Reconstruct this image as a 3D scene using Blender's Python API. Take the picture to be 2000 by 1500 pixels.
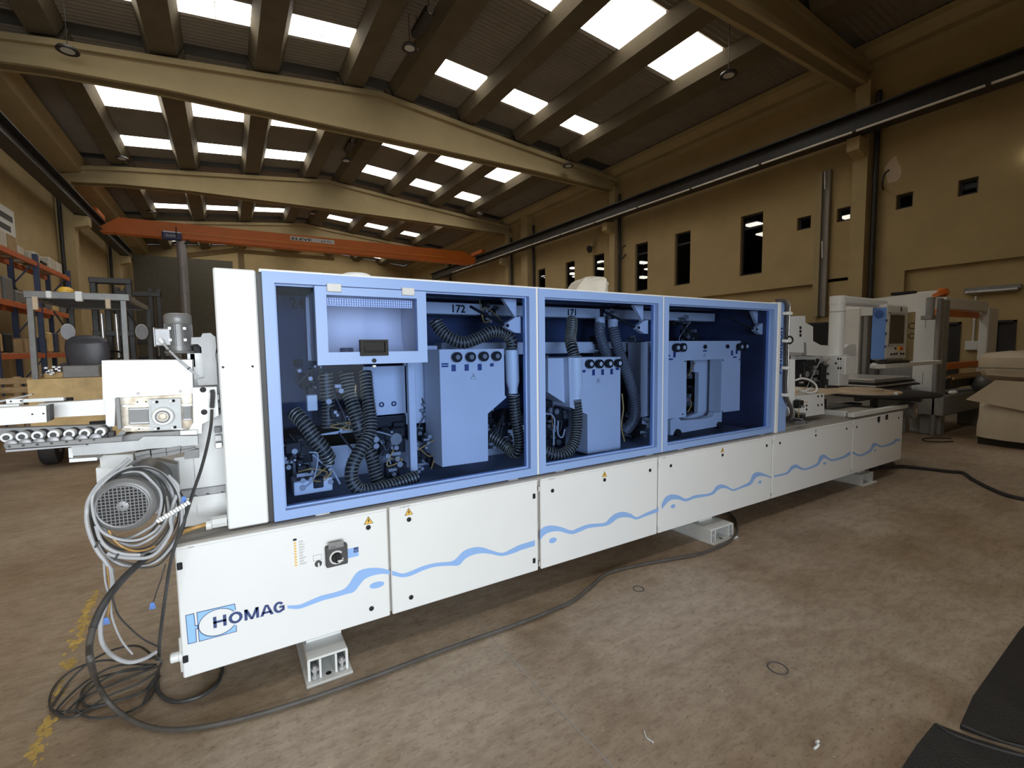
import bpy, math, random
from math import sin, cos, pi, radians, sqrt, atan2
from mathutils import Vector, Matrix
random.seed(7)
sc = bpy.context.scene
for o in list(bpy.data.objects):
    bpy.data.objects.remove(o)
COL = sc.collection

# ------------------------------------------------------------------ camera
YAW, PITCH, ROLL = 0.541597, 0.0769142, -0.0126839
cd = bpy.data.cameras.new('camera')
cd.sensor_fit = 'HORIZONTAL'; cd.sensor_width = 36.0; cd.lens = 36.0 * 920.0 / 2000.0
cd.clip_start = 0.05; cd.clip_end = 200
cam = bpy.data.objects.new('camera', cd); COL.objects.link(cam)
fw = Vector((sin(YAW) * cos(PITCH), cos(YAW) * cos(PITCH), -sin(PITCH)))
rr = Vector((cos(YAW), -sin(YAW), 0)); uu = rr.cross(fw)
r2 = rr * cos(ROLL) + uu * sin(ROLL); u2 = -rr * sin(ROLL) + uu * cos(ROLL)
cam.matrix_world = Matrix(((r2.x, u2.x, -fw.x, 0), (r2.y, u2.y, -fw.y, 0), (r2.z, u2.z, -fw.z, 1.6), (0, 0, 0, 1)))
sc.camera = cam

# ------------------------------------------------------------------ light
w = bpy.data.worlds.new('sky'); sc.world = w; w.use_nodes = True
w.node_tree.nodes['Background'].inputs[0].default_value = (0.75, 0.86, 1.0, 1)
w.node_tree.nodes['Background'].inputs[1].default_value = 0.4

def area(name, loc, rot, sx, sy, power, color):
    l = bpy.data.lights.new(name, 'AREA'); l.shape = 'RECTANGLE'; l.size = sx; l.size_y = sy
    l.energy = power; l.color = color
    o = bpy.data.objects.new(name, l); COL.objects.link(o); o.location = loc; o.rotation_euler = rot
    return o
area('gate_daylight', (0.0, -9.0, 2.3), (radians(90), 0, 0), 8.0, 4.2, 1450, (0.88, 0.95, 1.0))
SKYLIGHT = 5.6
sc.view_settings.view_transform = 'Standard'
sc.view_settings.look = 'None'
sc.view_settings.exposure = 0.0
sc.view_settings.gamma = 1.0
sc.view_settings.use_curve_mapping = False

# ------------------------------------------------------------------ materials
def new_mat(name):
    m = bpy.data.materials.new(name); m.use_nodes = True
    nt = m.node_tree; b = nt.nodes['Principled BSDF']
    return m, nt, b

def mat(name, col, rough=0.5, metal=0.0, var=0.08, scale=6.0, bump=0.0, bscale=60.0, spec=0.5, dark=None, stretch=None):
    """procedural paint / metal / plastic: base colour broken up by noise, optional fine bump"""
    m, nt, b = new_mat(name)
    tc = nt.nodes.new('ShaderNodeTexCoord')
    src = tc.outputs['Object']
    if stretch:
        mp = nt.nodes.new('ShaderNodeMapping'); mp.inputs['Scale'].default_value = stretch
        nt.links.new(src, mp.inputs[0]); src = mp.outputs[0]
    n = nt.nodes.new('ShaderNodeTexNoise'); n.inputs['Scale'].default_value = scale
    n.inputs['Detail'].default_value = 5; n.inputs['Roughness'].default_value = 0.6
    nt.links.new(src, n.inputs['Vector'])
    r = nt.nodes.new('ShaderNodeValToRGB')
    r.color_ramp.elements[0].position = 0.32; r.color_ramp.elements[1].position = 0.68
    c0 = dark if dark else tuple(c * (1 - var) for c in col)
    c1 = tuple(min(1, c * (1 + var)) for c in col)
    r.color_ramp.elements[0].color = (*c0, 1); r.color_ramp.elements[1].color = (*c1, 1)
    nt.links.new(n.outputs[0], r.inputs[0]); nt.links.new(r.outputs[0], b.inputs['Base Color'])
    b.inputs['Roughness'].default_value = rough; b.inputs['Metallic'].default_value = metal
    b.inputs['Specular IOR Level'].default_value = spec
    if bump:
        n2 = nt.nodes.new('ShaderNodeTexNoise'); n2.inputs['Scale'].default_value = bscale; n2.inputs['Detail'].default_value = 4
        nt.links.new(src, n2.inputs['Vector'])
        bp = nt.nodes.new('ShaderNodeBump'); bp.inputs['Strength'].default_value = bump; bp.inputs['Distance'].default_value = 0.02
        nt.links.new(n2.outputs[0], bp.inputs['Height']); nt.links.new(bp.outputs[0], b.inputs['Normal'])
    return m

def emit(name, col, s):
    m, nt, b = new_mat(name)
    b.inputs['Base Color'].default_value = (*col, 1)
    b.inputs['Emission Color'].default_value = (*col, 1); b.inputs['Emission Strength'].default_value = s
    return m

def glass(name, tint, gloss=0.06, rough=0.03):
    """thin coloured sheet: tinted see-through plus a mirror coat"""
    m = bpy.data.materials.new(name); m.use_nodes = True; nt = m.node_tree; nt.nodes.clear()
    out = nt.nodes.new('ShaderNodeOutputMaterial'); mx = nt.nodes.new('ShaderNodeMixShader')
    t = nt.nodes.new('ShaderNodeBsdfTransparent'); t.inputs[0].default_value = (*tint, 1)
    g = nt.nodes.new('ShaderNodeBsdfGlossy'); g.inputs['Roughness'].default_value = rough
    lw = nt.nodes.new('ShaderNodeLayerWeight'); lw.inputs[0].default_value = 0.5
    pw = nt.nodes.new('ShaderNodeMath'); pw.operation = 'POWER'; pw.inputs[1].default_value = 4.0
    ma = nt.nodes.new('ShaderNodeMath'); ma.operation = 'MULTIPLY_ADD'; ma.inputs[1].default_value = 0.45; ma.inputs[2].default_value = 0.002
    nt.links.new(lw.outputs['Facing'], pw.inputs[0]); nt.links.new(pw.outputs[0], ma.inputs[0]); nt.links.new(ma.outputs[0], mx.inputs[0]); nt.links.new(t.outputs[0], mx.inputs[1]); nt.links.new(g.outputs[0], mx.inputs[2])
    nt.links.new(mx.outputs[0], out.inputs[0])
    return m

def floor_mat():
    m, nt, b = new_mat('stained_concrete_floor')
    L = nt.links.new; N = nt.nodes.new
    g = N('ShaderNodeNewGeometry')
    def noise(scale, detail=6, rough=0.6, mapping=None):
        n = N('ShaderNodeTexNoise'); n.inputs['Scale'].default_value = scale; n.inputs['Detail'].default_value = detail; n.inputs['Roughness'].default_value = rough
        if mapping:
            mp = N('ShaderNodeMapping'); mp.inputs['Scale'].default_value = mapping; L(g.outputs['Position'], mp.inputs[0]); L(mp.outputs[0], n.inputs['Vector'])
        else: L(g.outputs['Position'], n.inputs['Vector'])
        return n.outputs[0]
    def ramp(s, p0, c0, p1, c1):
        r = N('ShaderNodeValToRGB'); r.color_ramp.elements[0].position = p0; r.color_ramp.elements[0].color = (*c0, 1)
        r.color_ramp.elements[1].position = p1; r.color_ramp.elements[1].color = (*c1, 1); L(s, r.inputs[0]); return r.outputs[0]
    def mul(a, c, f=1.0):
        x = N('ShaderNodeMixRGB'); x.blend_type = 'MULTIPLY'; x.inputs[0].default_value = f; L(a, x.inputs[1]); L(c, x.inputs[2]); return x.outputs[0]
    base = ramp(noise(0.7), 0.3, (0.40, 0.322, 0.24), 0.7, (0.50, 0.415, 0.325))
    base = mul(base, ramp(noise(7, 8, 0.7, (1, 2.2, 1)), 0.32, (0.70, 0.66, 0.62), 0.58, (1, 1, 1)))
    base = mul(base, ramp(noise(16, 7, 0.75, (1.6, 3.5, 1)), 0.34, (0.60, 0.56, 0.52), 0.47, (1, 1, 1)))
    base = mul(base, ramp(noise(70, 5, 0.8), 0.30, (0.70, 0.68, 0.66), 0.44, (1, 1, 1)))
    base = mul(base, ramp(noise(0.45, 3, 0.55), 0.36, (0.70, 0.62, 0.52), 0.56, (1, 1, 1)))
    base = mul(base, ramp(noise(1.7, 3, 0.5), 0.26, (0.72, 0.65, 0.56), 0.44, (1, 1, 1)))
    # pale specks of chips
    v = N('ShaderNodeTexVoronoi'); v.inputs['Scale'].default_value = 13; L(g.outputs['Position'], v.inputs['Vector'])
    sp = ramp(v.outputs['Distance'], 0.0, (1, 1, 1), 0.06, (0, 0, 0))
    mx = N('ShaderNodeMixRGB'); mx.blend_type = 'ADD'; mx.inputs[0].default_value = 0.35; L(base, mx.inputs[1]); L(sp, mx.inputs[2])
    L(mx.outputs[0], b.inputs['Base Color'])
    rg = N('ShaderNodeMapRange'); rg.inputs['To Min'].default_value = 0.38; rg.inputs['To Max'].default_value = 0.62
    L(noise(3), rg.inputs['Value']); L(rg.outputs[0], b.inputs['Roughness'])
    bp = N('ShaderNodeBump'); bp.inputs['Strength'].default_value = 0.15; bp.inputs['Distance'].default_value = 0.01
    L(noise(40), bp.inputs['Height']); L(bp.outputs[0], b.inputs['Normal'])
    return m

MT = {}
MT['floor'] = floor_mat()
MT['wall'] = mat('beige_plaster', (0.42, 0.315, 0.155), 0.85, var=0.07, scale=1.2, bump=0.1, bscale=25)
MT['concrete'] = mat('precast_concrete', (0.38, 0.30, 0.16), 0.8, var=0.08, scale=0.9, bump=0.08, bscale=30)
MT['purlin'] = mat('dark_purlin_concrete', (0.13, 0.105, 0.065), 0.8, var=0.12, scale=1.5)  # separate concrete tone, darker than that of the beams and columns
MT['concrete2'] = mat('precast_column_concrete', (0.42, 0.32, 0.165), 0.8, var=0.06, scale=2)
MT['roof'] = mat('fibre_cement_sheet', (0.22, 0.19, 0.15), 0.75, var=0.1, scale=1.0)
MT['dark_steel'] = mat('black_painted_steel', (0.025, 0.023, 0.022), 0.5, var=0.3, scale=3)
MT['rail_steel'] = mat('worn_rail_steel', (0.78, 0.74, 0.68), 0.5, 0.0, var=0.15, scale=10)
MT['orange'] = mat('orange_crane_paint', (0.66, 0.165, 0.02), 0.45, var=0.08, scale=1)
MT['white'] = mat('white_powder_coat', (0.78, 0.79, 0.79), 0.42, var=0.015, scale=2.5)
MT['offwhite'] = mat('off_white_powder_coat', (0.68, 0.69, 0.68), 0.45, var=0.03, scale=4)
MT['greypaint'] = mat('warm_grey_base_paint', (0.33, 0.31, 0.28), 0.55, var=0.08, scale=5)
MT['midgrey'] = mat('mid_grey_paint', (0.23, 0.23, 0.23), 0.5, var=0.1, scale=8)
MT['darkgrey'] = mat('dark_grey_plastic', (0.08, 0.08, 0.08), 0.6, var=0.12, scale=30, spec=0.2)
MT['black'] = mat('black_plastic', (0.016, 0.016, 0.018), 0.55, var=0.2, scale=20, spec=0.25)
MT['rubber'] = mat('black_rubber', (0.03, 0.028, 0.028), 0.7, var=0.25, scale=12)
MT['blue'] = mat('light_blue_powder_coat', (0.26, 0.395, 0.72), 0.42, var=0.02, scale=3)
MT['intblue'] = mat('interior_light_paint', (0.66, 0.66, 0.69), 0.5, var=0.05, scale=3)
MT['intdark'] = mat('interior_navy_shade_lining', (0.030, 0.045, 0.10), 0.6, var=0.3, scale=3)  # hood's navy shade and the acrylic's blue veil put into the lining colour
MT['hoodfloor'] = mat('blue_grey_hood_floor', (0.16, 0.20, 0.29), 0.5, var=0.2, scale=4)
MT['beamgrey'] = mat('light_grey_conveyor_paint', (0.50, 0.52, 0.53), 0.45, var=0.12, scale=6)
MT['steel'] = mat('bare_machined_steel', (0.55, 0.55, 0.56), 0.3, 0.85, var=0.12, scale=14)
MT['zinc'] = mat('zinc_plated_steel', (0.62, 0.62, 0.63), 0.35, 0.6, var=0.15, scale=20)
MT['alu'] = mat('cast_aluminium', (0.27, 0.27, 0.28), 0.45, 0.4, var=0.12, scale=18)
MT['motor'] = mat('grey_motor_enamel', (0.19, 0.19, 0.19), 0.38, 0.2, var=0.12, scale=10)
MT['dusty'] = mat('dusty_steel_plate', (0.72, 0.68, 0.60), 0.5, 0.2, var=0.2, scale=26, dark=(0.46, 0.36, 0.24))
MT['logoblue'] = mat('pale_blue_print', (0.30, 0.55, 0.90), 0.45, var=0.01)
MT['waveblue'] = mat('wave_blue_print', (0.28, 0.47, 0.83), 0.45, var=0.01)
MT['navy'] = mat('navy_print', (0.035, 0.06, 0.19), 0.45, var=0.02)
MT['yellow'] = mat('warning_yellow', (0.80, 0.47, 0.06), 0.5, var=0.03)
MT['hoseblack'] = mat('hose_black_wall', (0.022, 0.022, 0.026), 0.45, var=0.2, scale=10)
MT['hosegrey'] = mat('hose_smoky_wall', (0.11, 0.11, 0.12), 0.4, var=0.2, scale=10)
MT['spiral'] = mat('hose_wire_spiral', (0.36, 0.31, 0.21), 0.4, 0.3, var=0.3, scale=40)
MT['lightgreyplastic'] = mat('light_grey_plastic', (0.60, 0.60, 0.58), 0.45, var=0.05)
MT['cablegrey'] = mat('grey_cable_jacket', (0.42, 0.43, 0.45), 0.45, var=0.1, scale=15)
MT['cabledark'] = mat('dark_cable_jacket', (0.045, 0.045, 0.045), 0.5, var=0.3, scale=15)
MT['brass'] = mat('golden_brown_conduit', (0.50, 0.30, 0.10), 0.4, 0.2, var=0.2, scale=30)
MT['cable_rubber'] = mat('dusty_rubber_cable', (0.075, 0.068, 0.062), 0.6, var=0.25, scale=9)
MT['film'] = mat('milky_plastic_film', (0.58, 0.54, 0.46), 0.35, var=0.08, scale=5, bump=0.5, bscale=8)
MT['wrap'] = mat('beige_dust_sheet', (0.50, 0.42, 0.31), 0.7, var=0.1, scale=2, bump=0.3, bscale=6)
MT['wood'] = mat('worn_wood', (0.42, 0.27, 0.13), 0.7, var=0.25, scale=8, stretch=(1, 6, 6))
MT['beigetop'] = mat('beige_laminate', (0.60, 0.47, 0.33), 0.5, var=0.05, scale=4)
MT['forkyellow'] = mat('forklift_ochre_paint', (0.66, 0.46, 0.20), 0.5, var=0.12, scale=5, dark=(0.48, 0.33, 0.14))
MT['rackblue'] = mat('rack_blue_paint', (0.03, 0.045, 0.10), 0.5, var=0.15)
MT['rackorange'] = mat('rack_orange_paint', (0.50, 0.11, 0.03), 0.5, var=0.15, scale=5)
MT['cardboard'] = mat('brown_cardboard', (0.36, 0.24, 0.12), 0.85, var=0.12, scale=9)
MT['vinyl'] = mat('grey_vinyl_seat', (0.06, 0.06, 0.075), 0.4, var=0.15, scale=9, bump=0.2, bscale=7)
MT['darkinside'] = mat('unlit_room_lining', (0.03, 0.027, 0.024), 0.9, var=0.3)
MT['matblack'] = mat('black_rubber_mat', (0.02, 0.019, 0.018), 0.45, var=0.25, scale=5, bump=0.3, bscale=90)
MT['yellowline'] = mat('worn_yellow_floor_paint', (0.52, 0.36, 0.10), 0.7, var=0.3, scale=14)
MT['skylight'] = emit('backlit_skylight_sheet', (1.0, 0.955, 0.87), SKYLIGHT)
MT['skylightseam'] = mat('skylight_lap_seam', (0.5, 0.45, 0.36), 0.6)
MT['tintglass'] = glass('blue_tinted_acrylic', (0.745, 0.83, 0.965))
MT['clearglass'] = glass('window_glass', (0.45, 0.45, 0.45))
MT['mesh'] = mat('perforated_mesh', (0.75, 0.80, 0.90), 0.5, var=0.02)
MT['screen'] = mat('switched_off_screen', (0.035, 0.035, 0.03), 0.25, var=0.1)
MT['panelblue'] = mat('control_panel_blue', (0.14, 0.29, 0.70), 0.4, var=0.03)
MT['red'] = mat('red_plastic', (0.55, 0.06, 0.03), 0.5)
MT['wallmatch'] = MT['wall']

# ------------------------------------------------------------------ geometry helpers
ORG = {}
def org(o):
    return ORG.get(o.name, Vector((0, 0, 0))) if o is not None else Vector((0, 0, 0))

def tag(o, label=None, cat=None, group=None, kind=None):
    if label: o['label'] = label
    if cat: o['category'] = cat
    if group: o['group'] = group
    if kind: o['kind'] = kind
    return o

def thing(name, loc, label, cat, group=None):
    o = bpy.data.objects.new(name, None); o.empty_display_size = 0.1
    COL.objects.link(o); o.location = loc; ORG[o.name] = Vector(loc)
    return tag(o, label, cat, group)

class G:
    """collects shapes in world coordinates, then links them as one mesh object"""
    def __init__(s): s.v = []; s.f = []
    def add(s, vs, fs):
        k = len(s.v); s.v += [tuple(v) for v in vs]; s.f += [tuple(i + k for i in f) for f in fs]; return s
    def box(s, x0, x1, y0, y1, z0, z1):
        v = [(x, y, z) for x in (x0, x1) for y in (y0, y1) for z in (z0, z1)]
        return s.add(v, [(0, 1, 3, 2), (4, 6, 7, 5), (0, 4, 5, 1), (2, 3, 7, 6), (0, 2, 6, 4), (1, 5, 7, 3)])
    def bev(s, x0, x1, y0, y1, z0, z1, b=0.004):
        """box with chamfered edges"""
        cx, cy, cz = (x0 + x1) / 2, (y0 + y1) / 2, (z0 + z1) / 2
        hx, hy, hz = abs(x1 - x0) / 2, abs(y1 - y0) / 2, abs(z1 - z0) / 2
        b = min(b, hx * .9, hy * .9, hz * .9)
        v = []; idx = {}
        for sx in (-1, 1):
            for sy in (-1, 1):
                for sz in (-1, 1):
                    for a in range(3):
                        q = [hx - b, hy - b, hz - b]; q[a] += b
                        idx[(sx, sy, sz, a)] = len(v); v.append((cx + sx * q[0], cy + sy * q[1], cz + sz * q[2]))
        f = []
        for a in range(3):
            o1, o2 = [k for k in range(3) if k != a]
            for sg in (-1, 1):
                ring = []
                for (p, q) in ((-1, -1), (1, -1), (1, 1), (-1, 1)):
                    k = [0, 0, 0]; k[a] = sg; k[o1] = p; k[o2] = q; ring.append(idx[(*k, a)])
                f.append(ring)
        for a in range(3):
            o1, o2 = [k for k in range(3) if k != a]
            for p in (-1, 1):
                for q in (-1, 1):
                    k0 = [0, 0, 0]; k1 = [0, 0, 0]; k0[a] = -1; k1[a] = 1
                    k0[o1] = k1[o1] = p; k0[o2] = k1[o2] = q
                    f.append([idx[(*k0, o1)], idx[(*k1, o1)], idx[(*k1, o2)], idx[(*k0, o2)]])
        for sx in (-1, 1):
            for sy in (-1, 1):
                for sz in (-1, 1):
                    f.append([idx[(sx, sy, sz, a)] for a in range(3)])
        return s.add(v, f)
    def prism(s, pts, axis, a, b):
        """extrude a polygon given by 3D points (their own coordinate on axis ignored) from a to b along axis"""
        ax = 'xyz'.index(axis); n = len(pts)
        lo = []; hi = []
        for p in pts:
            q = list(p); q[ax] = a; lo.append(tuple(q)); q = list(p); q[ax] = b; hi.append(tuple(q))
        return s.add(lo + hi, [tuple(range(n))[::-1], tuple(range(n, 2 * n))] + [(i, (i + 1) % n, n + (i + 1) % n, n + i) for i in range(n)])
    def plate(s, pts, off):
        """polygon given thickness by the vector off"""
        off = Vector(off); n = len(pts)
        return s.add([tuple(p) for p in pts] + [tuple(Vector(p) + off) for p in pts],
                     [tuple(range(n))[::-1], tuple(range(n, 2 * n))] + [(i, (i + 1) % n, n + (i + 1) % n, n + i) for i in range(n)])
    def rings(s, rs, closed=False, caps=True):
        n = len(rs[0]); v = [p for r in rs for p in r]; m = len(rs); f = []
        for i in range(m if closed else m - 1):
            j = (i + 1) % m
            for k in range(n):
                l = (k + 1) % n
                f.append((i * n + k, i * n + l, j * n + l, j * n + k))
        if caps and not closed:
            f.append(tuple(range(n))[::-1]); f.append(tuple(range((m - 1) * n, m * n)))
        return s.add(v, f)
    def cyl(s, p0, p1, r, n=16, r1=None):
        p0 = Vector(p0); p1 = Vector(p1); d = (p1 - p0).normalized(); a = d.orthogonal().normalized(); b = d.cross(a)
        r1 = r if r1 is None else r1
        R = [[tuple(p + (a * cos(2 * pi * k / n) + b * sin(2 * pi * k / n)) * q) for k in range(n)] for p, q in ((p0, r), (p1, r1))]
        return s.rings(R)
    def lathe(s, o, d, prof, n=24, caps=True):
        """profile of (distance along d, radius)"""
        o = Vector(o); d = Vector(d).normalized(); a = d.orthogonal().normalized(); b = d.cross(a)
        R = [[tuple(o + d * t + (a * cos(2 * pi * k / n) + b * sin(2 * pi * k / n)) * max(q, 1e-4)) for k in range(n)] for t, q in prof]
        return s.rings(R, caps=caps)
    def torus(s, c, d, R, r, n=32, m=8):
        c = Vector(c); d = Vector(d).normalized(); a = d.orthogonal().normalized(); b = d.cross(a)
        rs = []
        for i in range(n):
            t = 2 * pi * i / n; e = a * cos(t) + b * sin(t)
            rs.append([tuple(c + e * (R + r * cos(2 * pi * k / m)) + d * r * sin(2 * pi * k / m)) for k in range(m)])
        return s.rings(rs, closed=True)
    def tube(s, pts, r, n=8, rad=None):
        P = [Vector(p) for p in pts]; a = None; rs = []
        for i, p in enumerate(P):
            t = (P[min(i + 1, len(P) - 1)] - P[max(i - 1, 0)]).normalized()
            if a is None: a = t.orthogonal().normalized()
            a = (a - t * a.dot(t)).normalized(); b = t.cross(a)
            q = rad(i) if rad else r
            rs.append([tuple(p + (a * cos(2 * pi * k / n) + b * sin(2 * pi * k / n)) * q) for k in range(n)])
        return s.rings(rs)
    def bar(s, p0, p1, wdt, hgt, up=(0, 0, 1)):
        p0 = Vector(p0); p1 = Vector(p1); d = (p1 - p0).normalized(); u = Vector(up); u = (u - d * u.dot(d)).normalized(); q = d.cross(u)
        v = [tuple(p + q * i * wdt / 2 + u * j * hgt / 2) for p in (p0, p1) for i, j in ((-1, -1), (1, -1), (1, 1), (-1, 1))]
        return s.add(v, [(0, 1, 2, 3), (7, 6, 5, 4), (0, 4, 5, 1), (1, 5, 6, 2), (2, 6, 7, 3), (3, 7, 4, 0)])
    def sphere(s, c, r, n=12, m=8, sc3=(1, 1, 1)):
        c = Vector(c); R = []
        for i in range(m + 1):
            t = pi * i / m
            R.append([(c.x + sc3[0] * r * sin(t) * cos(2 * pi * k / n) + 1e-6 * k, c.y + sc3[1] * r * sin(t) * sin(2 * pi * k / n), c.z + sc3[2] * r * cos(t)) for k in range(n)])
        return s.rings(R, caps=False)
    def grid(s, P):
        """P rows of points"""
        n = len(P[0]); v = [p for r in P for p in r]
        return s.add(v, [(i * n + k, i * n + k + 1, (i + 1) * n + k + 1, (i + 1) * n + k) for i in range(len(P) - 1) for k in range(n - 1)])
    def build(s, name, m, parent=None, smooth=False, at=None):
        """at: origin for a thing that is one mesh"""
        o0 = org(parent) if parent is not None else Vector(at if at else (0, 0, 0))
        me = bpy.data.meshes.new(name)
        me.from_pydata([(v[0] - o0.x, v[1] - o0.y, v[2] - o0.z) for v in s.v], [], s.f)
        me.validate(); me.update()
        import bmesh
        bm = bmesh.new(); bm.from_mesh(me); bmesh.ops.recalc_face_normals(bm, faces=bm.faces[:]); bm.to_mesh(me); bm.free()
        if smooth:
            me.shade_smooth()
            try: me.set_sharp_from_angle(angle=radians(38))
            except Exception: pass
        me.materials.append(MT[m] if isinstance(m, str) else m)
        o = bpy.data.objects.new(name, me); COL.objects.link(o)
        if parent is not None: o.parent = parent
        else: o.location = o0
        ORG[o.name] = o0.copy()
        return o

def spline(pts, k=8):
    """Catmull-Rom through the points"""
    P = [Vector(p) for p in pts]; P = [P[0] * 2 - P[1]] + P + [P[-1] * 2 - P[-2]]; out = []
    for i in range(1, len(P) - 2):
        a, b, c, d = P[i - 1], P[i], P[i + 1], P[i + 2]
        for j in range(k):
            t = j / k
            out.append(0.5 * ((2 * b) + (c - a) * t + (2 * a - 5 * b + 4 * c - d) * t * t + (3 * b - a - 3 * c + d) * t ** 3))
    out.append(P[-2]); return out

def resample(pts, step):
    P = [Vector(p) for p in pts]; L = [0]
    for i in range(1, len(P)): L.append(L[-1] + (P[i] - P[i - 1]).length)
    n = max(2, int(L[-1] / step)); out = []; j = 0
    for i in range(n + 1):
        s = L[-1] * i / n
        while j < len(P) - 2 and L[j + 1] < s: j += 1
        t = (s - L[j]) / max(1e-9, L[j + 1] - L[j]); out.append(P[j].lerp(P[j + 1], t))
    return out, L[-1]

def helix(path, r, pitch, wire, per=14):
    P, L = resample(path, pitch / per); out = []; a = None
    for i, p in enumerate(P):
        t = (P[min(i + 1, len(P) - 1)] - P[max(i - 1, 0)]).normalized()
        if a is None: a = t.orthogonal().normalized()
        a = (a - t * a.dot(t)).normalized(); b = t.cross(a); th = 2 * pi * i / per
        out.append(p + (a * cos(th) + b * sin(th)) * r)
    g = G(); g.tube(out, wire, 5); return g

def hose(name, pts, r, parent, wall='hoseblack', wire='spiral', pitch=0.02, label=None):
    path = spline(pts, 10)
    P, L = resample(path, pitch / 2)
    h = G().tube(P, r, 12, rad=lambda i: r * (1.0 if i % 2 else 0.90)).build(name, wall, parent, smooth=True)
    if label: h['label'] = label
    helix(path, r * 1.0, pitch, 0.0022 + r * 0.03).build('wire_spiral', wire, h, smooth=True)
    return h

def text(name, s, size, origin, right, up, m, parent, depth=0.001, bold=0.0, sx=1.0, align='LEFT', valign='BOTTOM_BASELINE', space=1.0):
    cu = bpy.data.curves.new(name, 'FONT'); cu.body = s; cu.size = size; cu.extrude = depth; cu.offset = bold * size
    cu.align_x = align; cu.align_y = valign; cu.resolution_u = 3; cu.space_character = space
    t = bpy.data.objects.new(name, cu); COL.objects.link(t)
    dg = bpy.context.evaluated_depsgraph_get(); dg.update()
    me = bpy.data.meshes.new_from_object(t.evaluated_get(dg)); bpy.data.objects.remove(t)
    R = Vector(right).normalized(); U = Vector(up).normalized(); N = R.cross(U); O = Vector(origin)
    o0 = org(parent)
    for v in me.vertices:
        v.co = O + R * v.co.x * sx + U * v.co.y + N * v.co.z - o0
    me.materials.clear(); me.materials.append(MT[m])
    o = bpy.data.objects.new(name, me); COL.objects.link(o); o.parent = parent; ORG[o.name] = o0.copy()
    return o

def copy_tree(o, delta, label=None, group=None, parent=None):
    c = o.copy(); COL.objects.link(c); c.parent = parent
    if parent is None:
        c.location = Vector(o.location) + Vector(delta); ORG[c.name] = org(o) + Vector(delta)
    for ch in list(o.children): copy_tree(ch, delta, parent=c)
    if label: c['label'] = label
    if group: c['group'] = group
    return c

def frame(g, x0, x1, y0, y1, z0, z1, wl, wr=None, wb=None, wt=None):
    """rectangular frame in the xz plane, mitred as four bars"""
    wr = wl if wr is None else wr; wb = wl if wb is None else wb; wt = wl if wt is None else wt
    g.box(x0, x0 + wl, y0, y1, z0, z1); g.box(x1 - wr, x1, y0, y1, z0, z1)
    g.box(x0 + wl, x1 - wr, y0, y1, z0, z0 + wb); g.box(x0 + wl, x1 - wr, y0, y1, z1 - wt, z1); return g

# ================================================================== THE HALL
XL, XR, YB, YF = -5.0, 14.0, 40.3, -3.0
RX, RZ, RS = 4.3, 9.65, 0.095                     # ridge position, ridge height, slope
def rz(x, dz=0.0): return RZ - abs(x - RX) * RS + dz
def struct(o, label=None):
    o['kind'] = 'structure'
    if label: o['label'] = label
    return o
struct(G().box(XL - .2, XR + 8, YF - 12, YB + .2, -0.1, 0).build('floor', 'floor'), 'stained brown concrete floor with chips and marks')

# walls ----------------------------------------------------------------
def wall_with_holes(name, x0, x1, ys, ye, zs, ze, holes, m='wall'):
    """wall slab along y with rectangular holes (y0,y1,z0,z1)"""
    g = G(); ycuts = sorted({ys, ye} | {h[0] for h in holes} | {h[1] for h in holes})
    for a, b in zip(ycuts[:-1], ycuts[1:]):
        hs = sorted([(h[2], h[3]) for h in holes if h[0] < (a + b) / 2 < h[1]]); z = zs
        for lo, hi in hs:
            if lo > z: g.box(x0, x1, a, b, z, lo)
            z = hi
        if z < ze: g.box(x0, x1, a, b, z, ze)
    return g.build(name, m)
tall = [(8.5, 9.22), (11.1, 11.77), (13.05, 13.71), (15.5, 16.22), (17.5, 18.2), (19.87, 20.57)]
small = [(3.73, 4.06), (4.86, 5.19), (6.16, 6.48), (7.13, 7.5)]
holes = [(a, b, 3.76, 5.6) for a, b in tall] + [(a, b, 4.80, 5.15) for a, b in small]
doors = [(2.95, 3.42), (3.95, 4.40)]
wr = wall_with_holes('wall_right', XR, XR + .25, YF, YB, 3.33, 8.75, holes)
struct(wr, 'beige plaster wall with small and tall dark office windows')
dh = [(3.03, 3.37, 0.0, 2.05), (3.90, 4.55, 0.0, 2.05)]
lower = wall_with_holes('wall_right_lower', XR + .12, XR + .25, YF, YB, 0, 3.33, dh)
struct(lower, 'recessed lower part of the beige wall with two black doorways')
G().box(XR - .0, XR + .25, 5.55, YB, 3.25, 3.33).build('overhang_soffit', 'wall', wr)
g = G().box(XL - .25, XL, YF, YB, 0, 8.75)
struct(g.build('wall_left', 'wall'), 'beige panel wall behind the pallet racks')
gb = G()
struct(G().prism([(XL, 0, 0), (XR, 0, 0), (XR, 0, rz(XR)), (RX, 0, rz(RX)), (XL, 0, rz(XL))], 'y', YB, YB + .25).build('wall_back', 'wall'), 'far beige panel wall under the crane')
for k in range(8):                                # joints of the precast panels
    pass
# front wall with the wide open gate the daylight comes through
g = G()
g.box(XL, -4.3, YF - .25, YF, 0, 9.6); g.box(2.0, XR, YF - .25, YF, 0, 9.6); g.box(-4.3, 2.0, YF - .25, YF, 4.1, 9.6)
struct(g.build('wall_front', 'wall'), 'beige wall behind the viewer with an open gate')
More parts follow.
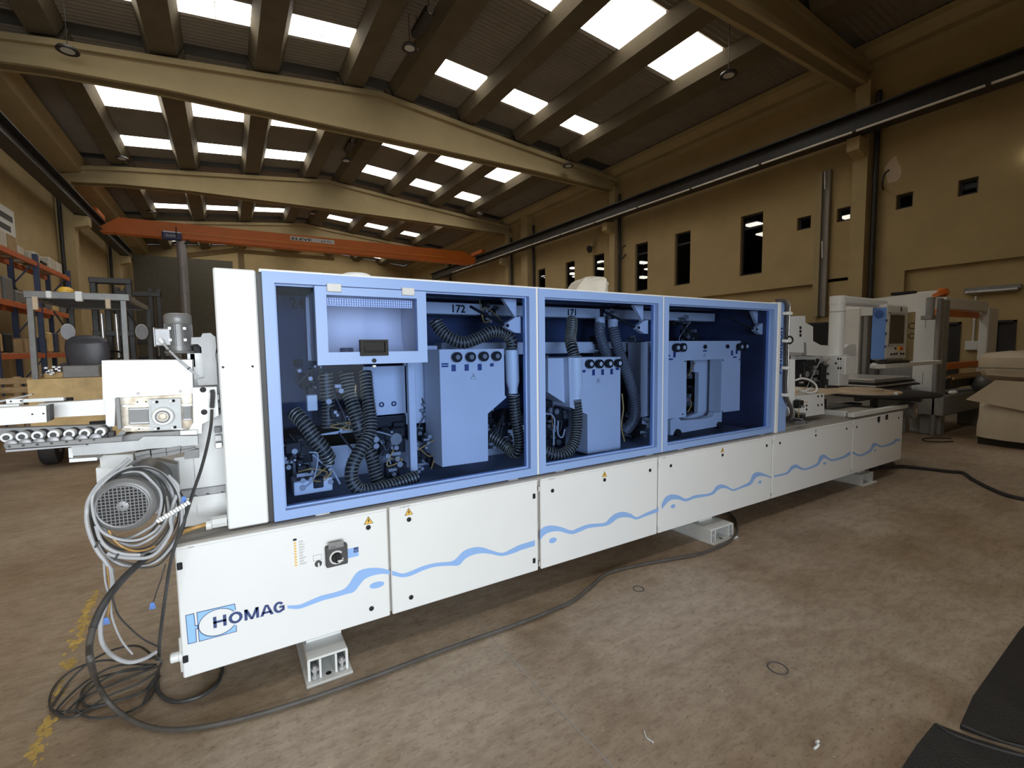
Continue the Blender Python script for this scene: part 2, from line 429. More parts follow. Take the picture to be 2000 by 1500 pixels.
# back wall raised vertical joints and a lean-to frame
g = G()
for x in (-3.4, -0.6, 2.2, 5.0, 7.8, 10.6): g.box(x - .03, x + .03, YB - .02, YB, 0, 8)
struct(g.build('trim_1', 'concrete'), 'vertical joint strips of the far wall')
g = G().box(XL + .3, 0.6, YB - 3.2, YB - 3.0, 0, 7.6)
struct(g.build('partition', mat('grey_brown_partition', (0.11, 0.10, 0.075), 0.8, var=.1)), 'dark grey full-height sliding partition in the far left corner')
fr = G().box(.85, 1.18, 33.8, 34.1, 0, 8.0).bar((-2.2, 34, 7.15), (.85, 34, 7.8), .3, .26).bar((1.18, 34, 7.75), (6.5, 34, 7.75), .3, .2)
struct(fr.build('column', 'concrete'), 'pale slender column and sloping tie beam near the far wall')

# windows: dark office behind each opening --------------------------------
nwin = 0
room = G()
room.box(XR + 5.9, XR + 6, YF, YB, 3.3, 8.7)
struct(room.build('wall_office', 'darkinside'), 'dark rear wall of the offices behind the windows')
struct(G().box(XR + .3, XR + 5.9, YF, YB, 3.25, 3.33).build('floor_upper', 'darkinside'), 'dark floor of the upper offices')
struct(G().box(XR + .26, XR + 5.9, YF, YB, 7.3, 7.4).build('ceiling_office', 'darkinside'), 'dark ceiling of the upper offices')
for (a, b, z0, z1) in holes:
    nwin += 1
    tallw = z1 - z0 > 1
    wroot = G()
    frame(wroot, 0, 1, 0, 1, 0, 1, .1)
    wroot = G(); t = .05
    for (y0, y1, q0, q1) in ((a, a + t, z0, z1), (b - t, b, z0, z1), (a + t, b - t, z0, z0 + t), (a + t, b - t, z1 - t, z1)):
        wroot.box(XR + .10, XR + .17, y0, y1, q0, q1)
    if tallw: wroot.box(XR + .11, XR + .16, a + t, b - t, z1 - .42, z1 - .36)
    wo = wroot.build('window_%d' % nwin, 'dark_steel'); struct(wo, ('tall narrow' if tallw else 'small square') + ' dark framed office window')
    G().box(XR + .13, XR + .136, a + t, b - t, z0 + t, z1 - t).build('pane', 'clearglass', wo)
# ceiling lamps of the offices that show through the panes
lampm = emit('lit_office_lamp', (1.0, 0.93, 0.8), 5.0)
officelamps = [((17.0,10.821,6.114), .55), ((17.0,10.431,5.676), .35), ((17.0,16.452,5.596), .4), ((17.0,15.932,5.206), .3), ((17.0,16.412,4.892), .45), ((17.0,19.289,6.073), .5),
  ((17.0,19.409,5.745), .35), ((17.0,21.682,6.111), .4), ((17.0,21.731,5.801), .5), ((17.0,21.358,5.577), .3), ((17.0,24.562,6.006), .5), ((16.0,7.159,5.388), .35)]
wheres = ['large lit lamp high in the widest tall window', 'small lit lamp at the right edge of the widest tall window', 'upper left lamp in the narrow window nearest the second column', 'upper right lamp in the narrow window nearest the second column',
  'lowest lamp in the narrow window nearest the second column', 'upper lamp in the window beside the second column', 'lower lamp in the window beside the second column', 'upper lamp in the middle far window', 'middle lamp in the middle far window', 'lower lamp in the middle far window', 'lamp in the farthest narrow window', 'lamp in the small square window beside the cable tray']
for i, (q, l_) in enumerate(officelamps):
    o = G().bev(q[0], q[0] + .6, q[1] - l_ / 2, q[1] + l_ / 2, q[2] - .03, q[2] + .03, .02).build('office_lamp', lampm)
    tag(o, wheres[i], 'lamp', 'office ceiling lamps')
    G().cyl((q[0] + .3, q[1], q[2]), (q[0] + .3, q[1], 7.3), .01, 6).build('rod', 'dark_steel', o)
furn = G()
for (y, z0, h) in ((9.6, 3.35, .9), (9.0, 3.35, .6), (13.9, 3.35, .7), (16.6, 3.35, .8)):
    furn.box(15.2, 15.8, y, y + .5, z0, z0 + h); furn.box(15.3, 15.35, y + .1, y + .4, z0 + h, z0 + h + .4)
furn = furn.build('office_furniture', 'black'); furn['kind'] = 'stuff'; furn['label'] = 'dark jumble of office furniture behind the tall windows'; furn['category'] = 'furniture'
struct(G().box(XR - .0, XR + .13, 4.95, 6.90, 0, 3.33).build('wall_infill', 'wall'), 'flush lower wall strip behind the nearest column')
# doorways and doors
for i, (y0, y1) in enumerate(((3.03, 3.37), (3.90, 4.55))):
    d = G()
    d.box(XR + .16, XR + .2, y0 + .04, y1 - .04, 0.01, 2.0)
    dd = struct(d.build('door_%d' % (i + 1), 'dark_steel'), ['black door right of the pale gantry leg', 'black door seen through the gantry'][i])
    f = G()
    for q in ((y0, y0 + .04, 0, 2.05), (y1 - .04, y1, 0, 2.05), (y0, y1, 2.0, 2.05)): f.box(XR + .10, XR + .22, *q)
    f.build('door_frame', 'dark_steel', dd)
    G().cyl((XR + .10, y0 + .12, 1.0), (XR + .16, y0 + .12, 1.0), .02, 8).build('door_handle', 'steel', dd)

# columns ------------------------------------------------------------------
BY = [5.75, 14.6, 23.1, 31.6]
for i, y in enumerate(BY):
    for side in (1, -1):
        pr = .30 if side > 0 else .48
        xf = XR - pr if side > 0 else XL + pr; y1c = y + (.27 if side > 0 else .5); y0c = y - (.05 if side > 0 else 0)
        xw = XR if side > 0 else XL
        if side < 0 and y < 10: continue
        g = G().box(min(xf, xw), max(xf, xw), y0c, y1c, 0, 8.0)
        # corbel under the crane rail
        xo = xf - side * .40
        g.prism([(xf, 0, 6.16), (xo, 0, 6.28), (xo, 0, 6.60), (xf, 0, 6.60)], 'y', y0c + .02, y1c - .02)
        o = struct(g.build('column', 'concrete2'), 'square precast column with a corbel on the %s wall, %s from the viewer' % (('right' if side > 0 else 'left'), ['nearest', 'second', 'third', 'fourth'][i]))
        G().cyl((xw - side * .14, y0c - .12, 0), (xw - side * .14, y0c - .12, 7.7), .06, 10).build('downpipe', 'dark_steel', o, smooth=True)
o = struct(G().box(XR - .4, XR, 20.9, 21.5, 0, 8.6).build('column', 'concrete2'), 'slim intermediate column on the right wall')
G().cyl((XR - .1, 20.75, 0), (XR - .1, 20.75, 7.9), .06, 8).build('downpipe', 'dark_steel', o)

# main beams ---------------------------------------------------------------
def beam(y, lab):
    top = [(XL + .1, 8.28), (-3.0, 8.55), (1.0, 8.95), (RX, 9.30), (8.0, 8.93), (11.5, 8.6), (XR - .1, 8.38)]
    bot = [(XR - .1, 7.92), (10, 8.0), (RX, 8.02), (-1, 8.0), (-3.2, 7.90), (XL + .1, 7.72)]
    web = G().prism([(x, 0, z) for x, z in top + bot], 'y', y + .12, y + .38)
    # flanges
    def fl(g, line, h, y0, y1):
        for (xa, za), (xb, zb) in zip(line[:-1], line[1:]):
            g.prism([(xa, 0, za), (xb, 0, zb), (xb, 0, zb + h), (xa, 0, za + h)], 'y', y0, y1)
    fl(web, [(x, z - .14) for x, z in top], .14, y, y + .5)
    fl(web, bot[::-1], .16, y + .02, y + .48)
    o = struct(web.build('roof_beam', 'concrete'), lab)
    return o
for y, l in zip(BY, ('gabled concrete roof beam overhead at the upper right corner', 'large gabled concrete roof beam spanning the upper middle', 'second gabled concrete roof beam above the crane', 'far gabled concrete roof beam behind the orange crane')):
    beam(y, l)

# roof: sheets, purlins, skylights -----------------------------------------
strips = [(-4.75, -3.55), (-2.75, -1.4), (-.54, .84), (1.7, 3.14), (4.0, 4.6), (5.5, 6.84), (7.62, 8.98), (9.83, 11.05), (11.95, 13.4)]
roof = G()
for (a, b) in ((XL - .3, RX), (RX, XR + .3)):
    roof.add([(a, YF - .3, rz(a, .22)), (b, YF - .3, rz(b, .22)), (b, YB + .3, rz(b, .22)), (a, YB + .3, rz(a, .22))], [(0, 1, 2, 3)])
    roof.add([(a, YF - .3, rz(a, .26)), (b, YF - .3, rz(b, .26)), (b, YB + .3, rz(b, .26)), (a, YB + .3, rz(a, .26))], [(0, 1, 2, 3)])
ceil = struct(roof.build('ceiling', 'roof'), 'shallow gabled roof of corrugated sheets on concrete purlins')
bays = [(-3.0, 5.75), (6.25, 14.6), (15.1, 23.1), (23.6, 31.6), (32.1, 40.3)]
SKY = {0: [(-0.8, 0.8), (4.0, 4.75)], 1: [(7.9, 9.42), (12.57, 13.32)], 2: [(17.2, 18.8), (21.15, 22.0)], 3: [(25.7, 27.2), (29.8, 30.55)], 4: [(34.4, 35.6), (38.3, 39.1)]}
for bi, (ya, yb) in enumerate(bays):
    for si, (a, b) in enumerate(strips):
        # corrugated sheet, waves marching along y
        n = int((yb - ya) / .11) * 2
        sky = SKY.get(bi, []) if si not in (0, 4, 8) and not (bi == 0 and si > 5) else []
        segs = []; y = ya
        for (s0, s1) in sky: segs.append((y, s0)); y = s1
        segs.append((y, yb))
        g = G()
        for (s0, s1) in segs:
            k = max(2, int((s1 - s0) / .07)); P = []
            amp = .034
            for i in range(k + 1):
                yy = s0 + (s1 - s0) * i / k; dz = amp if i % 2 else 0
                P.append([(a - .1, yy, rz(a, dz)), (b + .1, yy, rz(b, dz))])
            g.grid(P)
        o = g.build('sheet_panel', 'roof', ceil)
        for (s0, s1) in sky:
            sk = G().add([(a - .02, s0, rz(a, -.01)), (b + .02, s0, rz(b, -.01)), (b + .02, s1, rz(b, -.01)), (a - .02, s1, rz(a, -.01)),
                          (a - .02, s0, rz(a, .05)), (b + .02, s0, rz(b, .05)), (b + .02, s1, rz(b, .05)), (a - .02, s1, rz(a, .05))],
                         [(3, 2, 1, 0), (4, 5, 6, 7), (0, 1, 5, 4), (1, 2, 6, 5), (2, 3, 7, 6), (3, 0, 4, 7)])
            so = sk.build('skylight', 'skylight', ceil)
            m_ = (a + b) / 2
            sm = G().bar((m_, s0, rz(m_, -.015)), (m_, s1, rz(m_, -.015)), .012, .01)
            for q in range(int((s1 - s0) / .18)): sm.cyl((m_, s0 + .1 + q * .18, rz(m_, -.04)), (m_, s0 + .1 + q * .18, rz(m_, -.01)), .012, 6)
            sm.build('seam', 'skylightseam', so)
# purlins: precast inverted channels between the strips
edges = [(-3.55, -2.75), (-1.4, -.54), (.84, 1.7), (3.14, 4.0), (4.6, 5.5), (6.84, 7.62), (8.98, 9.83), (11.05, 11.95)]
for bi, (ya, yb) in enumerate(bays):
    for (a, b) in edges:
        za, zb = rz(a), rz(b); c = .16; h = .30
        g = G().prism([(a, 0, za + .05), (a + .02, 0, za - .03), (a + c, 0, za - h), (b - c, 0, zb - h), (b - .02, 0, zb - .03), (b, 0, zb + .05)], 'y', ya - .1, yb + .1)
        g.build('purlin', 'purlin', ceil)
# edge gutter beams along both walls
g = G().prism([(XR, 0, 8.75), (XR - .55, 0, 8.75), (XR - .55, 0, 8.6), (XR - .35, 0, 8.42), (XR - .12, 0, 8.42), (XR, 0, 8.3)], 'y', YF, YB)
struct(g.build('trim_2', 'concrete'), 'concrete gutter beam along the top of the right wall')
g = G().prism([(XL, 0, 8.6), (XL + .9, 0, 8.6), (XL + .75, 0, 8.15), (XL, 0, 8.0)], 'y', YF, YB)
struct(g.build('trim_3', 'concrete'), 'concrete gutter beam along the top of the left wall')

# crane runway -------------------------------------------------------------
def runway(x0, x1, xi, lab):
    t = thing('crane_runway', ((x0 + x1) / 2, 20, 6.56), lab, 'crane runway')
    g = G().box(x0, x1, YF + .1, YB - 7, 6.62, 6.66).box(x0, x1, YF + .1, YB - 7, 7.06, 7.10).box((x0 + x1) / 2 - .02, (x0 + x1) / 2 + .02, YF + .1, YB - 7, 6.66, 7.06)
    g.build('girder', 'dark_steel', t)
    return t
def runway_bars(t, x, y0, y1):
    y = y0
    while y < y1:
        G().box(x - .02, x + .02, y + .04, min(y + 2.25, y1), 6.575, 6.615).build('conductor_bar', 'rail_steel', t); y += 2.3
tr = runway(13.05, 13.45, 13.0, 'black steel crane girder carried along the right wall')
runway_bars(tr, 12.96, -1.2, 29)
G().box(13.22, 13.28, YF + .1, YB - 7, 7.10, 7.15).build('rail', 'dark_steel', tr)
tl = runway(-4.5, -4.12, -4.1, 'black steel crane girder carried along the left wall')
G().box(-4.34, -4.28, YF + .1, YB - 7, 7.10, 7.15).build('rail', 'dark_steel', tl)

# travelling crane -----------------------------------------------------------
cy = 25.6
t = thing('overhead_crane', (4.5, cy, 7.15), 'orange overhead travelling crane bridge with a black and white capacity plate', 'crane')
g = G().prism([(-4.15, 0, 6.62), (-4.3, 0, 6.72), (-3.6, 0, 7.22), (12.2, 0, 7.28), (13.0, 0, 6.98), (12.9, 0, 6.62)], 'y', cy, cy + .35)
g.build('bridge_girder', 'orange', t)
G().box(-4.2, 12.6, cy - .1, cy + .45, 6.56, 6.62).build('bottom_flange', 'orange', t)
G().box(-2.0, 11.0, cy - .14, cy - .11, 6.80, 6.815).build('cable_line', 'yellow', t)
for x in (-4.31, 13.25):
    G().bev(x - .14, x + .14, cy - .5, cy + .9, 7.19, 7.42, .03).build('end_carriage', 'orange', t)
    for dy in (-.3, .7): G().cyl((x - .05, cy + dy, 7.22), (x + .05, cy + dy, 7.22), .07, 14).build('wheel', 'dark_steel', t)
pl = G().box(2.9, 4.95, cy - .03, cy - .005, 6.96, 7.16).build('sign_plate', 'offwhite', t)
pl['label'] = 'cream plate lettered in black'
text('lettering', 'ELEVE', .17, (2.95, cy - .035, 6.99), (1, 0, .004), (0, 0, 1), 'black', pl, bold=.02, sx=2.1, space=1.0)
text('lettering', '6,3 Tn', .14, (4.30, cy - .035, 7.0), (1, 0, .004), (0, 0, 1), 'black', pl, bold=.01, sx=1.3)
h = G().bev(-2.15, -1.45, cy - .35, cy - .05, 6.42, 6.78, .05).build('hoist', mat('dark_blue_hoist', (.03, .04, .12), .4), t)
text('lettering', 'ELEVE', .12, (-2.0, cy - .36, 6.55), (1, 0, 0), (0, 0, 1), 'offwhite', h, sx=1.1)
G().cyl((-1.62, cy - .5, 6.5), (-1.62, cy - .5, 6.95), .02, 8).cyl((-1.35, cy - .2, 6.3), (-1.2, cy - .2, 6.5), .05, 8).cyl((-1.3, cy - .2, 6.15), (-1.3, cy - .2, 6.45), .02, 8).build('hook_block', 'dark_steel', t)

# pendant lamps ---------------------------------------------------------------
def pendant(p, top, lab):
    t = thing('pendant_lamp', p, lab, 'lamp', 'round pendant lamps of the roof')
    x, y, z = p
    G().cyl((x, y, z + .1), (x, y, top), .008, 6).build('cord', 'dark_steel', t)
    G().lathe((x, y, z), (0, 0, 1), [(.10, .03), (.07, .07), (.05, .17), (.0, .20), (-.02, .19), (.0, .12)], 20).build('lamp_housing', 'dark_steel', t, smooth=True)
    G().lathe((x, y, z - .012), (0, 0, 1), [(0, .12), (.01, .12)], 20).build('diffuser', 'lightgreyplastic', t)
    for dx in (-.12, .12): G().bar((x + dx, y, z + .05), (x, y, z + .12), .01, .01).build('bracket', 'dark_steel', t)
L_ = [((-2.538,13.6,7.897), 'round black pendant lamp in front of the big beam at the left'),
      ((4.147,11.5,8.859), 'round black pendant lamp hanging under the ridge at the top'),
      ((11.077,14.2,8.237), 'round black pendant lamp in front of the right end of the big beam'),
      ((10.328,7.2,7.866), 'round pendant lamp hanging near the upper right purlin'),
      ((4.33,19.5,8.931), 'small pendant lamp under the ridge beyond the big beam'),
      ((-2.808,21.5,8.335), 'small pendant lamp at the left purlin beyond the big beam'),
      ((11.36,21.8,8.394), 'small pendant lamp above the right end of the second beam'),
      ((-2.9,30.0,8.608), 'small far pendant lamp above the left end of the crane'),
      ((4.252,27.5,8.87), 'small far pendant lamp under the ridge above the crane')]
for p, l in L_: pendant(p, rz(p[0], .0), l)
# roof ventilator units hanging in the ridge strip
for i, (y, l) in enumerate(((11.0, 'dark blower box hanging in the ridge at the top edge'), (18.7, 'dark blower box in the ridge beyond the big beam'))):
    t = thing('ridge_blower', (4.3, y, 9.0), l, 'blower')
    G().bev(4.18, 4.42, y - .5, y + .5, 9.1, 9.3, .04).build('casing', 'dark_steel', t)
    G().cyl((4.3, y - .4, 9.1), (4.3, y - .4, 9.6), .01, 6).cyl((4.3, y + .4, 9.1), (4.3, y + .4, 9.6), .01, 6).build('hanger', 'dark_steel', t)
    G().cyl((4.3, y - .52, 9.2), (4.3, y - .46, 9.2), .08, 12).build('outlet', 'steel', t)

# ================================================================== EDGE BANDING MACHINE
D = 2.40
mc = thing('edge_banding_machine', (3.3, 2.9, 0.0), 'long white and light blue edge banding machine with three tinted windows and a wave stripe', 'machine')
# base -----------------------------------------------------------------------
G().box(-.225, 6.94, D + .022, 3.35, .20, .77).build('base_body', 'greypaint', mc)
G().bev(-.228, 6.95, D + .012, D + .12, .755, .782, .004).build('top_ledge', 'greypaint', mc)
lt = G().box(4.35, 6.94, D + .1, 3.35, .77, .80).build('rear_deck', 'greypaint', mc)
doors_x = [(-.234, .672), (.684, 1.622), (1.644, 2.70), (2.714, 4.19), (4.204, 5.70), (5.716, 6.95)]
bd = []
for i, (a, b) in enumerate(doors_x):
    z0 = .188; z1 = .772
    g = G().bev(a, b, D, D + .022, z0, z1, .005)
    # folded lip along the top
    g.bev(a, b, D - .004, D + .03, z1 - .012, z1 + .002, .004)
    bd.append(g.build('base_door', 'white', mc))
waves = [
 (0, [(.183,2.399,.393),(.235,2.399,.381),(.285,2.399,.389),(.336,2.399,.397),(.387,2.399,.396),(.44,2.399,.4),(.468,2.399,.421),(.492,2.399,.454),(.52,2.399,.475),(.571,2.399,.476),(.628,2.399,.461),(.677,2.399,.436)],
     [(.183,2.399,.378),(.234,2.399,.361),(.292,2.399,.366),(.343,2.399,.371),(.395,2.399,.37),(.448,2.399,.371),(.489,2.399,.372),(.517,2.399,.398),(.546,2.399,.424),(.589,2.399,.432),(.636,2.399,.428),(.677,2.399,.414)]),
 (1, [(.689,2.399,.431),(.744,2.399,.401),(.795,2.399,.403),(.858,2.399,.412),(.934,2.399,.411),(1.022,2.399,.397),(1.057,2.399,.405),(1.103,2.399,.437),(1.162,2.399,.445),(1.222,2.399,.433),(1.283,2.399,.401),(1.359,2.399,.366),(1.424,2.399,.375),(1.49,2.399,.387),(1.597,2.399,.39)],
     [(.688,2.399,.406),(.744,2.399,.38),(.795,2.399,.377),(.858,2.399,.388),(.933,2.399,.39),(1.022,2.399,.373),(1.073,2.399,.362),(1.114,2.399,.39),(1.162,2.399,.401),(1.222,2.399,.397),(1.283,2.399,.377),(1.358,2.399,.347),(1.436,2.399,.345),(1.503,2.399,.352),(1.597,2.399,.353)]),
 (2, [(1.637,2.399,.443),(1.666,2.399,.461),(1.725,2.399,.459),(1.801,2.399,.433),(1.886,2.399,.391),(1.942,2.399,.396),(2.04,2.399,.402),(2.176,2.399,.383),(2.228,2.399,.41),(2.282,2.399,.429),(2.354,2.399,.426),(2.429,2.399,.397),(2.486,2.399,.361),(2.583,2.399,.374),(2.713,2.399,.388)],
     [(1.636,2.399,.379),(1.665,2.399,.406),(1.71,2.399,.417),(1.785,2.399,.408),(1.886,2.399,.366),(1.958,2.399,.367),(2.04,2.399,.375),(2.185,2.399,.359),(2.246,2.399,.368),(2.3,2.399,.388),(2.364,2.399,.385),(2.429,2.399,.367),(2.486,2.399,.344),(2.583,2.399,.35),(2.713,2.399,.356)]),
 (3, [(2.747,2.399,.408),(2.784,2.399,.453),(2.846,2.399,.466),(2.933,2.399,.445),(3.022,2.399,.402),(3.135,2.399,.41),(3.324,2.399,.396),(3.396,2.399,.439),(3.47,2.399,.443),(3.548,2.399,.414),(3.627,2.399,.376),(3.76,2.399,.387),(3.855,2.399,.405),(3.908,2.399,.465),(3.993,2.399,.469),(4.082,2.399,.439),(4.194,2.399,.395)],
     [(2.748,2.399,.367),(2.785,2.399,.394),(2.847,2.399,.422),(2.933,2.399,.412),(3.022,2.399,.38),(3.135,2.399,.385),(3.337,2.399,.375),(3.409,2.399,.4),(3.471,2.399,.411),(3.548,2.399,.393),(3.627,2.399,.36),(3.76,2.399,.367),(3.884,2.399,.375),(3.938,2.399,.418),(3.995,2.399,.431),(4.083,2.399,.418),(4.195,2.399,.383)]),
 (4, [(4.233,2.399,.402),(4.436,2.399,.401),(4.513,2.399,.446),(4.612,2.399,.451),(4.75,2.399,.394),(4.978,2.399,.409),(5.028,2.399,.473),(5.119,2.399,.483),(5.276,2.399,.413),(5.512,2.399,.416),(5.612,2.399,.437),(5.666,2.399,.443)],
     [(4.234,2.399,.386),(4.453,2.399,.381),(4.532,2.399,.411),(4.614,2.399,.417),(4.752,2.399,.375),(4.998,2.399,.383),(5.068,2.399,.429),(5.141,2.399,.443),(5.277,2.399,.393),(5.534,2.399,.39),(5.628,2.399,.403),(5.669,2.399,.405)]),
 (5, [(5.716,2.399,.439),(5.893,2.399,.383),(6.113,2.399,.412),(6.176,2.399,.47),(6.27,2.399,.463),(6.417,2.399,.419),(6.689,2.399,.428),(6.762,2.399,.458),(6.91,2.399,.441)],
     [(5.718,2.399,.413),(5.895,2.399,.361),(6.139,2.399,.381),(6.227,2.399,.427),(6.297,2.399,.429),(6.42,2.399,.399),(6.718,2.399,.399),(6.792,2.399,.425),(6.913,2.399,.416)])]
def strip(A, B, off):
    A = spline(A, 4); B = spline(B, 4); n = len(A)
    g = G(); v = [tuple(p) for p in A] + [tuple(p) for p in B]
    v2 = [(x, y + off, z) for x, y, z in v]
    g.add(v + v2, [(i, i + 1, n + i + 1, n + i) for i in range(n - 1)] + [(2 * n + i, 3 * n + i, 3 * n + i + 1, 2 * n + i + 1) for i in range(n - 1)]); return g
for i, A, B in waves: strip(A, B, .0015).build('wave_stripe', 'waveblue', bd[i])
def oval(c, rx, rzz, tilt, parent, m='waveblue'):
    pts = [(c[0] + rx * cos(t) * cos(tilt) - rzz * sin(t) * sin(tilt), 0, c[2] + rx * cos(t) * sin(tilt) + rzz * sin(t) * cos(tilt)) for t in [2 * pi * k / 28 for k in range(28)]]
    return G().prism(pts, 'y', D - .0015, D).build('oval_mark', m, parent)
oval((.606,2.4,.376), .038, .017, -.05, bd[0]); oval((1.736,2.4,.358), .030, .018, -.05, bd[2])
oval((2.875,2.4,.369), .026, .016, -.05, bd[3]); oval((4.014,2.4,.376), .025, .014, -.05, bd[3])
oval((5.136,2.4,.389), .028, .014, -.05, bd[4]); oval((6.248,2.4,.385), .028, .012, -.05, bd[5])
# quarter-turn locks
def lock(p, i, r=.0125):
    o = G().lathe((p[0], D - .004, p[2]), (0, 1, 0), [(0, r * .8), (.001, r), (.004, r)], 20).build('lock', 'black', bd[i], smooth=True)
    return o
locks = [(0, (.573,2.4,.691)), (0, (.574,2.4,.258)), (1, (.788,2.4,.689)), (1, (.787,2.4,.256)),
  (2, (1.735,2.4,.685)), (2, (2.176,2.4,.686)), (2, (2.619,2.4,.688)), (3, (2.843,2.4,.69)), (3, (3.471,2.4,.691)), (3, (4.103,2.4,.695)),
  (4, (4.314,2.4,.693)), (4, (4.942,2.4,.697)), (4, (5.563,2.4,.701)), (5, (5.788,2.4,.699)), (5, (6.309,2.4,.703)), (5, (6.825,2.4,.707))]
for i, p in locks: lock(p, i)
def warn(c, s, parent, y=D, m='yellow'):
    """yellow high-voltage triangle: dark rim, yellow field, bolt"""
    T = lambda k, yy: [(c[0] - s * k, yy, c[2] - s * .55 * k), (c[0] + s * k, yy, c[2] - s * .55 * k), (c[0], yy, c[2] + s * 1.15 * k)]
    o = G().prism(T(1.0, 0), 'y', y - .0010, y).build('warning_sign', 'black', parent)
    G().prism(T(.84, 0), 'y', y - .0018, y - .0010).build('yellow_field', m, parent)
    b = [(.05, .75), (-.22, .12), (.0, .12), (-.08, -.35), (.24, .28), (.04, .28), (.16, .75)]
    G().prism([(c[0] + s * x, 0, c[2] + s * (z - .05)) for x, z in b], 'y', y - .0026, y - .0018).build('bolt_mark', 'black', parent)
for i, p, s in ((0, (.575,2.4,.722), .024), (1, (.788,2.4,.726), .023), (2, (2.176,2.4,.72), .023), (3, (3.469,2.4,.729), .023)): warn(p, s, bd[i])
warn((4.939,2.4,.739), .018, bd[4], m='lightgreyplastic')
# black hinge clips
for i, p in ((0, (-.22,2.4,.69)), (0, (-.222,2.4,.275)), (1, (1.593,2.4,.675)), (1, (1.589,2.4,.26))):
    h = G().bev(p[0] - .010, p[0] + .010, D - .006, D, p[2] - .016, p[2] + .016, .003).build('hinge_clip', 'black', bd[i])
for xg in (1.633, 2.707, 4.197, 5.708):
    for zz in (.215, .70):
        G().cyl((xg, D + .002, zz), (xg, D + .002, zz + .03), .006, 8).build('hinge_pin', 'zinc', mc)
# logo ------------------------------------------------------------------------
yl = D
def flat(name, pts, parent, m, y0, y1): return G().prism(pts, 'y', y0, y1).build(name, m, parent)
lb = [(-.211,2.4,.468),(-.182,2.4,.468),(-.18,2.4,.412),(-.17,2.4,.411),(-.172,2.4,.397),(-.179,2.4,.397),(-.179,2.4,.338),(-.209,2.4,.339)]
cc = (-.096,2.4,.401); ex = .072; ez = .060
c1 = [(-.171,2.4,.469),(-.029,2.4,.465),(-.027,2.4,.437)]; c2 = [(-.028,2.4,.363),(-.028,2.4,.336),(-.169,2.4,.337),(-.17,2.4,.396)]
arc = [(cc[0] + ex * cos(t), 2.4, cc[2] + ez * sin(t)) for t in [radians(32 + (360 - 64) * k / 30) for k in range(31)]]
def ribbon(pts, r, y0, y1, closed=True):
    g = G(); n = len(pts)
    for k in range(n if closed else n - 1):
        a_, b_ = Vector(pts[k]), Vector(pts[(k + 1) % n]); d = (b_ - a_); d.y = 0
        if d.length < 1e-5: continue
        d.normalize(); q = Vector((-d.z, 0, d.x)) * r; e = d * r
        g.prism([a_ - e - q, b_ + e - q, b_ + e + q, a_ - e + q], 'y', y0, y1)
    return g
# C block: polygon hugging the ellipse on its left side
left = [p for p in arc]
blk = [c1[0], c1[1], c1[2]] + left + [c2[0], c2[1], c2[2], c2[3]]
def tri_block():
    g = G()
    outer_t = [c1[1], c1[0], c2[3], c2[2], c2[1]]
    # triangulate as quads between arc and an outer path of equal length
    path = [Vector(c1[2]), Vector(c1[1]), Vector(c1[0]), Vector(c2[3]), Vector(c2[2]), Vector(c2[1]), Vector(c2[0])]
    P, L = resample(path, .004)
    n = len(arc); Q = [P[int(k * (len(P) - 1) / (n - 1))] for k in range(n)]
    v = []; 
    for yy in (D - .0015, D):
        for k in range(n): v += [(arc[k][0], yy, arc[k][2]), (Q[k].x, yy, Q[k].z)]
    f = [(2 * k, 2 * k + 1, 2 * k + 3, 2 * k + 2) for k in range(n - 1)] + [(2 * n + 2 * k, 2 * n + 2 * k + 2, 2 * n + 2 * k + 3, 2 * n + 2 * k + 1) for k in range(n - 1)]
    g.add(v, f); return g
tri_block().build('logo_field', 'logoblue', bd[0])
flat('logo_bar', lb, bd[0], 'logoblue', D - .0015, D)
ribbon(lb, .0012, D - .0022, D - .0012).build('logo_outline', 'navy', bd[0])
full = [(cc[0] + ex * cos(t), 2.4, cc[2] + ez * sin(t)) for t in [radians(32 + (360 - 64) * k / 40) for k in range(41)]]
ribbon(full, .0012, D - .0022, D - .0012, False).build('logo_outline', 'navy', bd[0])
ribbon([c1[2], c1[1], c1[0], c2[3], c2[2], c2[1], c2[0]], .0012, D - .0022, D - .0012, False).build('logo_outline', 'navy', bd[0])
lp = [(-.114,2.4,.379),(.171,2.4,.37),(-.112,2.4,.429)]
